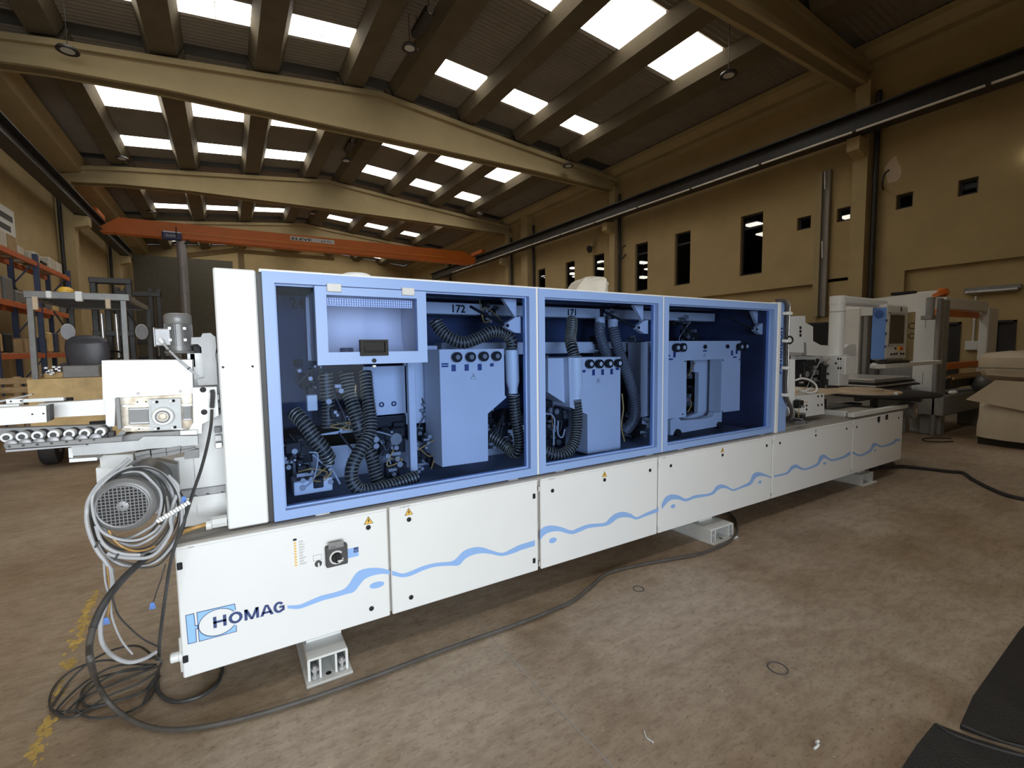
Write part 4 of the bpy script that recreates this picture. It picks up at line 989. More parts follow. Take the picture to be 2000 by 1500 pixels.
for xx in (1.66, 2.80):
    G().box(xx - .004, xx + .010, 2.452, 2.51, .79, HT).build('divider_strip', 'white', mc)
    G().bev(xx - .02, xx + .03, 2.50, 3.3, .80, HT - .01, .004).build('partition_frame', 'intdark', mc) if False else None

# ================================================================== INFEED END (left)
# white housing with the lower tongue
hs = [(-.439,2.5,1.569),(-.135,2.5,1.565),(-.139,2.5,1.415),(-.404,2.5,1.421),(-.455,2.5,1.783)]
pa = [(-.439,2.5,1.569),(-.135,2.5,1.565),(-.139,2.5,1.415),(-.404,2.5,1.415),(-.415,2.5,1.296),(-.442,2.5,1.297),(-.438,2.5,1.408),(-.445,2.5,1.409)]
inf = G().prism(pa, 'y', 2.50, 2.72).build('infeed_housing', 'white', mc)
for q in [(-.33,2.5,1.428),(-.184,2.5,1.429)]: G().torus((q[0], 2.499, q[2]), (0, 1, 0), .004, .001, 14, 5).build('rivet', 'midgrey', inf)
# dusty guide plate, bearing block, round flange
gp = [(-.395,2.53,1.421),(-.144,2.53,1.414),(-.151,2.53,1.253),(-.397,2.53,1.267)]
gpl = G().prism(gp, 'y', 2.53, 2.56).build('guide_plate', 'dusty', mc)
for q in [(-.338,2.528,1.39),(-.309,2.528,1.389),(-.339,2.528,1.274),(-.309,2.528,1.274)]: G().cyl((q[0], 2.524, q[2]), (q[0], 2.53, q[2]), .0028, 8).build('screw', 'black', gpl)
for pp in ([(-.412,2.52,1.379),(-.146,2.52,1.365)], [(-.388,2.52,1.29),(-.152,2.52,1.255)]): G().bar(pp[0], pp[1], .012, .006).build('guide_rod', 'steel', mc)
G().prism([(-.368,2.515,1.367),(-.298,2.515,1.363),(-.301,2.515,1.292),(-.371,2.515,1.297)], 'y', 2.515, 2.53).build('slide_plate', 'midgrey', mc)
G().prism([(-.18,2.515,1.367),(-.15,2.515,1.366),(-.152,2.515,1.297),(-.182,2.515,1.298)], 'y', 2.515, 2.53).build('slide_plate', 'midgrey', mc)
for pp in ([(-.365,2.512,1.363),(-.298,2.512,1.36)], [(-.365,2.512,1.304),(-.302,2.512,1.301)], [(-.179,2.512,1.362),(-.15,2.512,1.362)], [(-.181,2.512,1.303),(-.152,2.512,1.302)]): G().bar(pp[0], pp[1], .004, .004).build('bright_edge', 'white', gpl)
sq = [(-.296,2.49,1.401),(-.185,2.49,1.399),(-.187,2.49,1.266),(-.299,2.49,1.267)]
blk_ = G().prism(sq, 'y', 2.49, 2.515).build('bearing_plate', 'beamgrey', mc)
fc = (-.249,2.49,1.327)
fo_ = G().lathe((fc[0], 2.462, fc[2]), (0, 1, 0), [(0, .034), (.004, .038), (.028, .040)], 36).build('bearing_flange', 'white', mc, smooth=True)
G().torus((fc[0], 2.462, fc[2]), (0, 1, 0), .0235, .0035, 32, 8).build('bearing_ring', 'midgrey', fo_, smooth=True)
G().lathe((fc[0], 2.456, fc[2]), (0, 1, 0), [(0, .010), (.002, .015), (.006, .017)], 24).build('shaft_end', 'dusty', fo_, smooth=True)
for q in [(-.278,2.485,1.389),(-.22,2.485,1.39),(-.279,2.485,1.275),(-.221,2.485,1.275)]:
    G().cyl((q[0] + .008, 2.487, q[2]), (q[0] + .012, 2.49, q[2]), .006, 10).build('slot', 'black', blk_)
    G().lathe((q[0], 2.478, q[2]), (0, 1, 0), [(0, .005), (.003, .0062), (.012, .0062)], 16).build('cap_screw', 'white', blk_, smooth=True)
for k in range(7): 
    z = sq[0][2] - .028 - k * .0075
    G().box(sq[0][0] + .003, sq[0][0] + .008, 2.4892, 2.49, z, z + .001).build('scale_mark', 'black', blk_)
G().bev((-.403,2.48,1.372)[0], (-.388,2.48,1.371)[0], 2.475, 2.492, (-.401,2.48,1.285)[2], (-.395,2.48,1.415)[2], .002).build('stop_bar', 'midgrey', mc)
lev = [(-.403,2.46,1.253),(-.379,2.46,1.278)]
G().bar(lev[0], lev[1], .012, .016, (0, 0, 1)).cyl((lev[0][0], 2.445, lev[0][2]), (lev[0][0], 2.475, lev[0][2]), .0075, 14).build('lever_arm', 'midgrey', mc)
for q in [(-.425,2.45,1.255),(-.415,2.45,1.255)]: G().cyl((q[0], 2.44, q[2]), (q[0], 2.48, q[2]), .005, 12).build('cap_screw', 'white', mc)
G().bev((-.429,2.46,1.27)[0], (-.411,2.46,1.268)[0], 2.455, 2.5, (-.429,2.46,1.258)[2], (-.428,2.46,1.28)[2], .002).cyl((-.423,2.48,1.276), (-.423,2.48,1.299), .004, 8).build('clamp_block', 'darkgrey', mc)
# right hand narrow plate with two round caps
np_ = [(-.138,2.47,1.444),(-.049,2.47,1.442),(-.048,2.47,1.315),(-.08,2.47,1.297),(-.111,2.47,1.282),(-.115,2.47,1.241),(-.16,2.47,1.237),(-.161,2.47,1.26),(-.144,2.47,1.29)]
nar = G().prism(np_, 'y', 2.47, 2.60).build('bearing_housing', 'white', mc)
for q in [(-.1,2.47,1.433),(-.101,2.47,1.334)]: G().lathe((q[0], 2.466, q[2]), (0, 1, 0), [(0, .008), (.001, .012), (.004, .012)], 20).build('cap_plug', 'black', nar, smooth=True)
# strip of the upright behind, with sensors
G().box((-.158,2.6,1.336)[0], -.037, 2.62, 2.9, .82, (-.114,2.62,1.593)[2]).build('infeed_upright', 'white', mc)
for k, (za, zb, m_) in enumerate(((770, 782, 'zinc'), (785, 798, 'white'), (799, 812, 'midgrey'), (834, 848, 'midgrey'), (850, 863, 'white'), (864, 876, 'zinc'))):
    A = (-.063,2.58,1.33); 
    zt_ = [(-.049,2.58,1.401), (-.051,2.58,1.365), (-.053,2.58,1.332), (-.057,2.58,1.248), (-.059,2.58,1.209), (-.061,2.58,1.175)][k][2]
    G().bev(-.070, -.043, 2.57, 2.62, zt_ - .026, zt_, .002).build('limit_switch', m_, mc)
# dark grey trimming handle casting
hd_ = [(-.135,2.56,1.664),(-.099,2.56,1.665),(-.092,2.56,1.682),(-.061,2.56,1.684),(-.049,2.56,1.671),(-.044,2.56,1.668),(-.042,2.56,1.62),(-.048,2.56,1.583),(-.045,2.56,1.55),(-.046,2.56,1.448),(-.119,2.56,1.446),(-.124,2.56,1.47),(-.118,2.56,1.478),(-.097,2.56,1.481),(-.092,2.56,1.499),(-.095,2.56,1.53),(-.099,2.56,1.59),(-.1,2.56,1.62),(-.112,2.56,1.634),(-.137,2.56,1.633)]
G().prism(hd_, 'y', 2.55, 2.63).build('handle_casting', 'motor', mc)
G().bev((-.136,2.64,1.59)[0], (-.105,2.64,1.59)[0], 2.63, 2.66, (-.142,2.64,1.578)[2], (-.139,2.64,1.634)[2], .003).build('black_bracket', 'black', mc)
G().bev((-.15,2.64,1.56)[0], (-.127,2.64,1.559)[0], 2.62, 2.70, (-.144,2.64,1.527)[2], (-.141,2.64,1.594)[2], .003).build('black_bracket', 'black', mc)
# ribbed grommet and the thick cable that runs down from it
gr = [(-.066,2.44,1.433),(-.064,2.44,1.419),(-.065,2.44,1.401),(-.067,2.44,1.384),(-.069,2.44,1.367),(-.07,2.44,1.353)]
R_, L_g = resample(spline(gr, 6), .004)
G().tube(R_, .009, 12, rad=lambda i: .011 if i % 2 else .0075).build('ribbed_grommet', 'darkgrey', mc, smooth=True)
# upright motor ------------------------------------------------------------
mo = (-.185,2.62,1.591); mx, mzb = mo[0], mo[2]
mzt = (-.175,2.62,1.774)[2]; mh = mzt - mzb; mr = ((-.126,2.62,1.682)[0] - (-.215,2.62,1.682)[0]) / 2 * 1.17
mbody = G().lathe((mx, 2.62, mzb), (0, 0, 1), [(0, mr * .55), (mh * .03, mr * 1.1), (mh * .06, mr * 1.12), (mh * .08, mr * .9), (mh * .22, mr * .86), (mh * .74, mr * .86)], 32).build('upright_motor', 'motor', mc, smooth=True)
G().lathe((mx, 2.62, mzb + mh * .73), (0, 0, 1), [(0, mr * .98), (mh * .02, mr * 1.02), (mh * .19, mr * 1.02), (mh * .25, mr * .9), (mh * .27, mr * .6)], 36).build('fan_cowl', 'motor', mbody, smooth=True)
g = G()
for k in range(36):
    t = 2 * pi * k / 36; c_t, s_t = cos(t), sin(t)
    g.bar((mx + c_t * mr * .93, 2.62 + s_t * mr * .93, mzb + mh * .20), (mx + c_t * mr * .93, 2.62 + s_t * mr * .93, mzb + mh * .73), .0022, mr * .17, (c_t, s_t, 0))
g.build('cooling_fins', 'motor', mbody)
for dx in (-.55, .5):
    for zz in (.34, .62): G().bev(mx + dx * mr - .006, mx + dx * mr + .006, 2.62 - mr * 1.0, 2.62 - mr * .8, mzb + mh * zz - .006, mzb + mh * zz + .006, .001).build('lug', 'zinc', mbody)
tb = [(-.273,2.6,1.704),(-.221,2.6,1.703),(-.228,2.6,1.628),(-.272,2.6,1.627)]
G().bev(tb[3][0], tb[1][0] + .01, 2.575, 2.66, tb[2][2], tb[0][2], .004).bev(tb[0][0], tb[3][0] + .006, 2.57, 2.665, tb[2][2] - .004, tb[0][2] + .004, .002).build('terminal_box', 'alu', mbody)
cg = [(-.247,2.565,1.651),(-.235,2.55,1.633),(-.215,2.52,1.607),(-.181,2.48,1.566),(-.147,2.475,1.528),(-.114,2.48,1.49)]
G().tube(spline(cg, 6), .0048, 10).build('motor_cable', 'cablegrey', mbody, smooth=True)
G().lathe(cg[0], Vector(cg[1]) - Vector(cg[0]), [(-.006, .010), (.008, .010), (.02, .006)], 16).build('cable_gland', 'white', mbody, smooth=True)
for k in (2, 4): G().torus(cg[k], Vector(cg[k]) - Vector(cg[k - 1]), .006, .002, 12, 5).build('cable_tie', 'black', mbody)
# long infeed fence (white beams at the left edge)
bmA = [(-.737,2.44,1.405),(-.596,2.44,1.404),(-.598,2.44,1.342),(-.741,2.44,1.341)]
fe = G().prism(bmA, 'y', 2.42, 2.47).build('infeed_fence', 'white', mc)
G().prism([(-.596,2.44,1.405),(-.587,2.44,1.407),(-.589,2.44,1.346),(-.597,2.44,1.342)], 'y', 2.425, 2.475).build('end_cap', 'darkgrey', fe)
for q in [(-.635,2.42,1.375),(-.605,2.42,1.375)]: G().cyl((q[0], 2.418, q[2]), (q[0], 2.42, q[2]), .003, 10).build('screw', 'black', fe)
bmB = [(-.649,2.56,1.403),(-.442,2.56,1.407),(-.445,2.56,1.343),(-.615,2.56,1.346)]
G().prism(bmB, 'y', 2.54, 2.60).build('infeed_fence', 'white', mc)
G().prism([(-.688,2.55,1.425),(-.57,2.55,1.425),(-.57,2.55,1.412),(-.688,2.55,1.412)], 'y', 2.53, 2.56).build('slide_strip', 'offwhite', mc)
sb = G().prism([(-.73,2.54,1.428),(-.686,2.54,1.427),(-.687,2.54,1.411),(-.73,2.54,1.411)], 'y', 2.52, 2.55).build('slide_block', 'white', mc)
for q in [(-.717,2.52,1.42),(-.689,2.52,1.42)]: G().cyl((q[0], 2.516, q[2]), (q[0], 2.52, q[2]), .003, 10).build('screw', 'black', sb)
G().prism([(-.76,2.52,1.412),(-.682,2.52,1.412),(-.682,2.52,1.405),(-.761,2.52,1.403)], 'y', 2.47, 2.52).build('slide_strip', 'offwhite', mc)
G().prism([(-.77,2.6,1.42),(-.678,2.6,1.44),(-.678,2.6,1.436),(-.77,2.6,1.412)], 'y', 2.6, 2.62).build('support_rod', 'alu', mc)
# roller rail
bk = G().prism([(-.766,2.52,1.322),(-.438,2.52,1.305),(-.441,2.52,1.248),(-.769,2.52,1.285)], 'y', 2.50, 2.54).build('roller_backing', 'midgrey', mc)
rc = [(-.716,2.45,1.292),(-.675,2.45,1.291),(-.633,2.45,1.29),(-.588,2.45,1.289),(-.543,2.45,1.287),(-.498,2.45,1.285),(-.451,2.45,1.285)]
for k, q in enumerate(rc):
    o = G().lathe((q[0], 2.44, q[2]), (0, 1, 0), [(0, .0155), (.002, .0175), (.035, .0175)], 24).build('feed_roller', 'white', mc, smooth=True)
    G().lathe((q[0], 2.436, q[2]), (0, 1, 0), [(0, .007), (.001, .0095), (.006, .0095)], 18).build('roller_hub', 'darkgrey', o, smooth=True)
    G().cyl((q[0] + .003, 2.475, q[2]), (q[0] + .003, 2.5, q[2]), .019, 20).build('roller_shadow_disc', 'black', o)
for q in [(-.702,2.43,1.265),(-.664,2.43,1.265),(-.626,2.43,1.263),(-.587,2.43,1.265),(-.547,2.43,1.265),(-.505,2.43,1.264),(-.464,2.43,1.264)]:
    G().lathe((q[0], 2.425, q[2]), (0, 1, 0), [(0, .015), (.002, .019), (.03, .019)], 22).build('feed_roller', 'alu', mc, smooth=True)
G().prism([(-.709,2.41,1.269),(-.422,2.41,1.264),(-.378,2.41,1.266),(-.379,2.41,1.247),(-.423,2.41,1.247),(-.708,2.41,1.255)], 'y', 2.405, 2.425).build('roller_side_plate', 'midgrey', mc)
for q in [(-.7,2.404,1.263),(-.663,2.404,1.263),(-.625,2.404,1.262),(-.586,2.404,1.262),(-.544,2.404,1.263),(-.505,2.404,1.263),(-.464,2.404,1.263)]: G().cyl((q[0], 2.401, q[2]), (q[0], 2.405, q[2]), .004, 10).build('screw', 'darkgrey', mc)
G().prism([(-.709,2.4,1.252),(-.488,2.4,1.247),(-.487,2.4,1.242),(-.709,2.4,1.244)], 'y', 2.40, 2.43).build('rail_edge', 'alu', mc)
# conveyor beam below, with chain plates
cb_ = [(-.551,2.46,1.24),(-.372,2.46,1.237),(-.13,2.46,1.233),(-.13,2.46,1.19),(-.343,2.46,1.194),(-.546,2.46,1.202)]
G().prism([(-.541,2.45,1.244),(-.333,2.45,1.237),(-.315,2.45,1.252),(-.129,2.45,1.236),(-.13,2.45,1.193),(-.299,2.45,1.199),(-.414,2.45,1.194),(-.536,2.45,1.201)], 'y', 2.44, 2.50).build('conveyor_beam', 'beamgrey', mc)
G().prism([(-.471,2.47,1.242),(-.347,2.47,1.263),(-.192,2.47,1.258),(-.13,2.47,1.237),(-.131,2.47,1.225),(-.327,2.47,1.231),(-.472,2.47,1.226)], 'y', 2.47, 2.52).build('chain_guard', 'midgrey', mc)
G().prism([(-.19,2.46,1.262),(-.13,2.46,1.261),(-.131,2.46,1.241),(-.19,2.46,1.245)], 'y', 2.44, 2.48).build('guide_shoe', 'white', mc)
for A in ([(-.347,2.44,1.189),(-.297,2.44,1.195),(-.295,2.44,1.166),(-.341,2.44,1.156)], [(-.292,2.44,1.194),(-.243,2.44,1.197),(-.242,2.44,1.163),(-.291,2.44,1.16)], [(-.241,2.44,1.196),(-.19,2.44,1.2),(-.195,2.44,1.17),(-.24,2.44,1.162)], [(-.188,2.44,1.196),(-.141,2.44,1.196),(-.141,2.44,1.18),(-.191,2.44,1.171)]):
    c_o = G().prism(A, 'y', 2.43, 2.47).build('chain_plate', 'midgrey', mc)
    m0 = [(A[0][i] + A[3][i]) / 2 for i in range(3)]; m1 = [(A[1][i] + A[2][i]) / 2 for i in range(3)]
    G().bar((m0[0], 2.429, m0[2]), (m1[0], 2.429, m1[2]), .003, .002).build('plate_joint', 'darkgrey', c_o)
G().prism([(-.18,2.45,1.172),(-.128,2.45,1.177),(-.129,2.45,1.139),(-.182,2.45,1.139)], 'y', 2.44, 2.47).build('chain_tensioner', 'midgrey', mc)
# white leg frame left of the motor and body behind it
G().prism([(-.562,2.52,1.224),(-.548,2.52,1.223),(-.55,2.52,1.184),(-.563,2.52,1.184)], 'y', 2.50, 2.53).build('support_bracket', 'white', mc)
G().prism([(-.558,2.5,1.183),(-.474,2.5,1.179),(-.474,2.5,1.166),(-.558,2.5,1.169)], 'y', 2.48, 2.6).build('support_bracket', 'white', mc)
G().prism([(-.485,2.6,1.168),(-.374,2.6,1.16),(-.373,2.6,1.099),(-.484,2.6,1.111)], 'y', 2.58, 2.7).build('drive_cover', 'offwhite', mc)
pbk = [(-.507,2.62,1.109),(-.216,2.62,1.089),(-.226,2.62,.837),(-.509,2.62,.951)]
G().prism(pbk, 'y', 2.62, 2.9).build('infeed_pedestal', 'white', mc)
G().box(-.235, -.04, 2.64, 3.3, .78, (-.116,2.64,1.113)[2]).build('infeed_pedestal', 'white', mc)
rlp = [(-.221,2.6,.962),(-.045,2.6,.947),(-.046,2.6,.918),(-.195,2.6,.94)]
rl_ = G().box(rlp[0][0] - .04, -.04, 2.60, 2.64, rlp[2][2] - .004, rlp[0][2]).build('mounting_rail', 'alu', mc)
for q in [(-.162,2.598,.931),(-.113,2.598,.931),(-.054,2.598,.928)]: G().torus((q[0], 2.598, q[2]), (0, 1, 0), .005, .002, 14, 5).build('bore', 'darkgrey', rl_)
G().box(-.22, -.04, 2.585, 2.64, (-.13,2.585,.891)[2], (-.128,2.585,.931)[2]).build('cross_member', 'white', mc)
# big fan-cooled motor facing the viewer ------------------------------------
mcx, mcy, mcz = (-.359,2.2,1.036)
mt2 = G().lathe((mcx, mcy, mcz), (0.10, 1, .03), [(0, .080), (.004, .092), (.012, .100), (.09, .102), (.14, .098), (.145, .09), (.36, .09)], 40).build('drive_motor', 'motor', mc, smooth=True)
nrm = Vector((.10, 1, .03)).normalized(); ax_ = Vector((1, -.10, 0)).normalized(); az_ = ax_.cross(nrm) * 1
C0 = Vector((mcx, mcy, mcz)) - nrm * .001
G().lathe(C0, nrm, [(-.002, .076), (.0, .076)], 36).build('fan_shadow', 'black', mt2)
g = G(); nl = 13
for k in range(nl):
    u = -.072 + .144 * k / (nl - 1); hl = sqrt(max(0, .078 ** 2 - u * u))
    g.bar(C0 + ax_ * u - az_ * hl - nrm * .003, C0 + ax_ * u + az_ * hl - nrm * .003, .0032, .003, nrm)
    g.bar(C0 + az_ * u - ax_ * hl - nrm * .0035, C0 + az_ * u + ax_ * hl - nrm * .0035, .0032, .003, nrm)
g.build('fan_grille', 'motor', mt2)
G().lathe(C0 - nrm * .006, nrm, [(0, .010), (.002, .019), (.006, .019)], 24).build('grille_hub', 'alu', mt2, smooth=True)
G().torus(C0 - nrm * .002, nrm, .079, .004, 40, 8).build('grille_rim', 'alu', mt2, smooth=True)
G().lathe(C0 - nrm * .0065, nrm, [(0, .003), (.001, .003)], 10).build('hub_hole', 'black', mt2)
# dark support box behind the motor
G().prism([(-.4,2.56,1.111),(-.366,2.56,1.138),(-.299,2.56,1.132),(-.217,2.56,1.1),(-.216,2.56,.996),(-.286,2.56,.949),(-.418,2.56,1.001)], 'y', 2.54, 2.61).build('motor_bracket', 'motor', mc)
# cable gland on the base with the brass coloured conduit
gl = (-.069,2.46,.835)
G().cyl((gl[0] - .03, 2.46, gl[2]), (-.04, 2.46, gl[2] + .0), .026, 8).cyl((gl[0] - .05, 2.44, gl[2]), (gl[0] - .03, 2.44, gl[2]), .022, 14).build('cable_gland', 'offwhite', mc, smooth=True)
# white socket at the low left corner of the base
sk_ = [(-.269,2.44,.275),(-.239,2.44,.264)]
G().lathe((sk_[0][0] - .01, 2.44, sk_[0][2]), (1, 0, 0), [(0, .018), (.004, .022), (.03, .022), (.034, .026), (.06, .026)], 20).build('power_socket', 'white', mc, smooth=True)
G().bev(-.245, -.225, 2.43, 2.7, .20, .36, .004).build('socket_plate', 'offwhite', mc)

# ================================================================== LOOSE CABLES
def cable(name, pts, r, m, lab, group=None, n=8, k=8):
    p = spline(pts, k); o = G().tube(p, r, n).build(name, m, None, smooth=True, at=p[0]); return tag(o, lab, 'cable', group)
# thick power cable from the gland to the floor and along the machine
pc = [(-.086,2.46,.837),(-.133,2.44,.837),(-.197,2.42,.83),(-.246,2.36,.824),(-.281,2.3,.817),(-.322,2.22,.804),(-.354,2.12,.799),(-.377,2.02,.79),(-.399,1.97,.76),(-.411,1.92,.727),(-.413,1.88,.692),(-.406,1.85,.647),(-.556,2.598,.17),(-.526,2.59,.085),(-.473,2.545,.03),(-.397,2.454,.016),(-.31,2.367,.016),(-.217,2.313,.016),(-.106,2.276,.016),(.027,2.249,.016),(.189,2.232,.016),(.364,2.224,.016),(.555,2.22,.016),(.793,2.224,.016),(1.057,2.224,.016),(1.314,2.218,.016),(1.569,2.224,.016),(1.781,2.246,.016),(1.961,2.312,.016),(2.196,2.396,.016),(2.446,2.374,.016),(2.748,2.309,.016),(3.028,2.254,.016),(3.326,2.264,.016),(3.556,2.324,.016),(3.724,2.417,.016),(3.903,2.565,.016),(3.983,2.693,.03)]
cable('power_cable', pc[9:], .0098, 'cable_rubber', 'thick dark rubber cable hanging in a bow and running along the floor before the machine', n=10)
cable('conduit', pc[:6], .0095, 'brass', 'golden brown conduit leading from the grey gland to the black cable', n=10)
cable('cable_sleeve', pc[4:10], .0118, 'cabledark', 'black sleeve where the golden conduit joins the floor cable')
# second black cable under the base seen as floor arc
cable('floor_cable', [(-.376,2.758,.01),(-.351,2.642,.01),(-.289,2.547,.01),(-.2,2.521,.01),(-.131,2.563,.01),(-.107,2.64,.01),(-.103,2.717,.01),(-.113,2.818,.01)], .009, 'cabledark', 'black cable arc on the floor under the left corner of the machine')
# flexible lead hanging from the ribbed grommet
cable('hanging_lead', [(-.071,2.44,1.346),(-.077,2.42,1.281),(-.094,2.38,1.199),(-.118,2.33,1.113),(-.147,2.28,1.033),(-.177,2.25,.942),(-.209,2.24,.858),(-.234,2.24,.77),(-.254,2.25,.666),(-.272,2.26,.562),(-.29,2.28,.45),(-.299,2.3,.366)], .0062, 'cabledark', 'thin dark lead hanging straight down from the ribbed grommet')
# bundle hung around the big motor
def wob(cx_, cz_, rx_, rz_, y, a0, a1, n, j, rnd):
    return [(cx_ + rx_ * cos(radians(a0 + (a1 - a0) * k / n)) + rnd.uniform(-j, j), y + rnd.uniform(-j, j) * 1.5, cz_ + rz_ * sin(radians(a0 + (a1 - a0) * k / n)) + rnd.uniform(-j, j)) for k in range(n + 1)]
rnd = random.Random(5)
bundle = thing('cable_bundle', (mcx, 2.2, .8), 'bundle of grey and black cables looped around the big motor with a white terminal strip', 'cables')
for k in range(11):
    rx_ = .098 + .004 * k; 
    p = wob(mcx + .012 + .003 * k, mcz - .01 - .006 * k, rx_, .125 + .008 * k, 2.24 + .012 * (k % 4), 100 + 20 * (k % 3), 100 + 20 * (k % 3) - 330, 12, .005, rnd)
    G().tube(spline(p, 6), .0032 if k % 3 else .0055, 8).build('cable_loop', ('cablegrey', 'cabledark', 'cabledark')[k % 3], bundle, smooth=True)
for pts, r, m in (([(-.332,2.26,1.169),(-.381,2.24,1.153),(-.421,2.22,1.117),(-.441,2.2,1.084),(-.443,2.2,1.032),(-.436,2.2,.984),(-.416,2.2,.944),(-.371,2.2,.91),(-.321,2.2,.899),(-.277,2.2,.917),(-.256,2.22,.934)], .0065, 'cablegrey'),
    ([(-.346,2.3,1.191),(-.396,2.26,1.148),(-.433,2.24,1.114),(-.456,2.22,1.07),(-.46,2.2,1.036),(-.462,2.2,.992),(-.454,2.2,.935),(-.44,2.2,.884),(-.421,2.2,.841),(-.403,2.2,.794)], .009, 'cablegrey'),
    ([(-.351,2.3,1.185),(-.4,2.27,1.141),(-.446,2.26,1.105),(-.461,2.25,1.051),(-.457,2.24,.978),(-.451,2.24,.932),(-.448,2.24,.907)], .006, 'cabledark'),
    ([(-.224,2.26,1.116),(-.193,2.25,1.065),(-.211,2.24,1.007),(-.222,2.22,.952),(-.223,2.22,.904),(-.26,2.21,.844),(-.296,2.2,.825),(-.343,2.2,.833),(-.388,2.2,.851),(-.414,2.2,.869)], .0085, 'cablegrey'),
    ([(-.439,2.2,.978),(-.429,2.2,.923),(-.405,2.2,.882),(-.365,2.2,.854),(-.319,2.2,.84)], .008, 'cablegrey'),
    ([(-.407,2.21,.951),(-.393,2.21,.912),(-.37,2.21,.879),(-.337,2.2,.86),(-.304,2.2,.855),(-.275,2.22,.856)], .0045, 'brass'),
    ([(-.407,2.2,.81),(-.402,2.18,.763),(-.411,2.18,.72),(-.427,2.18,.68),(-.443,2.18,.625),(-.444,2.18,.55),(-.422,2.2,.479),(-.382,2.22,.427),(-.337,2.24,.412),(-.303,2.27,.411)], .0095, 'cablegrey'),
    ([(-.429,2.22,.829),(-.425,2.2,.761),(-.416,2.2,.697),(-.414,2.2,.621),(-.394,2.2,.531),(-.368,2.22,.454)], .0045, 'cablegrey'),
    ([(-.419,2.22,.781),(-.41,2.2,.711),(-.397,2.2,.631),(-.367,2.22,.555),(-.334,2.25,.483),(-.293,2.3,.408)], .0042, 'cabledark'),
    ([(-.415,2.19,.822),(-.413,2.19,.747),(-.415,2.19,.687),(-.427,2.19,.627)], .003, 'brass'),
    ([(-.248,2.23,.776),(-.265,2.22,.721),(-.28,2.22,.68),(-.295,2.22,.633)], .003, 'cabledark')):
    G().tube(spline(pts, 6), r * .78, 8).build('cable', m, bundle, smooth=True)
for q in ((-.429,2.185,.624), (-.297,2.215,.627), (-.174,2.2,1.027)):
    g = G()
    for dx in (-.008, 0, .008): g.cyl((q[0] + dx * .4, q[1], q[2] + .012), (q[0] + dx, q[1], q[2] - .014), .003, 6)
    g.build('wire_ferrule', 'panelblue', bundle)
ts = [(-.259,2.17,.966),(-.154,2.17,1.023)]
A, B = Vector(ts[0]), Vector(ts[1])
g = G()
for k in range(12):
    p = A.lerp(B, (k + .5) / 12); g.bar(p - (B - A) * .033, p + (B - A) * .033, .012, .017 if k % 2 else .013, (0, 0, 1))
g.build('terminal_strip', 'white', bundle)
for q in ((-.438,2.2,.911), (-.388,2.2,.851)): G().torus(q, (1, 0, -.6), .012, .004, 14, 6).build('cable_tie', 'darkgrey', bundle)
# tangled black coils lying on the floor
coil = thing('cable_coil', (-.561,2.828,.0), 'tangle of thin black cables lying coiled on the floor at the left corner', 'cables')
rnd = random.Random(11)
cpc = Vector((-.55,2.846,.01)); 
for pts in ([(-.297,2.3,.359),(-.314,2.28,.384),(-.48,2.839,.1),(-.616,3.001,.06),(-.725,3.052,.03),(-.783,3.009,.012),(-.786,2.892,.012),(-.75,2.767,.012),(-.701,2.723,.012),(-.667,2.768,.02),(-.61,2.853,.03),(-.519,2.884,.04),(-.392,2.832,.05)],
            [(-.301,2.3,.356),(-.436,2.772,.2),(-.541,2.882,.16),(-.651,2.989,.08),(-.73,2.985,.02),(-.756,2.855,.012),(-.757,2.782,.012),(-.673,2.713,.012),(-.582,2.691,.012),(-.492,2.69,.012),(-.4,2.709,.012),(-.365,2.79,.012)],
            [(-.363,2.797,.06),(-.476,2.846,.02),(-.588,2.827,.012),(-.655,2.791,.012),(-.655,2.708,.012),(-.586,2.617,.012),(-.492,2.572,.012),(-.406,2.599,.012),(-.377,2.675,.012),(-.372,2.773,.012),(-.371,2.852,.03)],
            [(-.392,2.826,.04),(-.521,2.893,.03),(-.623,2.917,.02),(-.668,2.857,.012),(-.624,2.724,.012),(-.529,2.694,.012),(-.419,2.701,.012),(-.379,2.786,.02)],
            [(-.382,2.835,.05),(-.549,2.947,.04),(-.661,2.921,.02),(-.723,2.785,.02),(-.724,2.727,.012),(-.647,2.669,.012),(-.554,2.735,.02),(-.445,2.765,.02),(-.37,2.807,.03)],
            [(-.291,2.3,.348),(-.377,2.695,.05),(-.401,2.64,.02),(-.411,2.591,.012)]):
    G().tube(spline(pts, 7), .0052, 7).build('coil_turn', 'cabledark', coil, smooth=True)
# far floor cable right of the machine
cable('floor_cable', [(6.789,2.646,.03),(7.267,2.555,.02),(7.428,2.347,.015),(7.5,2.12,.015),(7.56,1.995,.015),(7.285,1.831,.015),(6.979,1.608,.015),(6.797,1.413,.015),(6.799,1.183,.015)], .022, 'rubber', 'thick black cable crossing the floor right of the machine')

# ================================================================== OUTFEED END (right)
# grey conduit down the blue column with clips
cd_ = [(4.256,2.45,1.994),(4.32,2.44,1.999),(4.361,2.43,1.992),(4.382,2.42,1.964),(4.392,2.42,1.928),(4.387,2.42,1.797),(4.389,2.42,1.611),(4.398,2.42,1.423)] + [(4.398,2.42,1.352),(4.394,2.42,1.219),(4.405,2.42,1.125),(4.445,2.42,1.062),(4.515,2.43,1.002),(4.568,2.45,.934),(4.626,2.5,.874)]
G().tube(spline([(x + .02, y, z) for x, y, z in cd_], 6), .015, 12).build('conduit', 'cable_rubber', mc, smooth=True)
G().tube(spline([(x + .042, y - .004, z) for x, y, z in cd_], 6), .009, 10).build('conduit', 'zinc', mc, smooth=True)
for q in ((4.382,2.42,1.881), (4.388,2.42,1.63), (4.391,2.42,1.382), (4.399,2.42,1.131)): G().bev(q[0] - .01, q[0] + .07, 2.395, 2.45, q[2] - .014, q[2] + .014, .004).build('conduit_clip', 'white', mc)
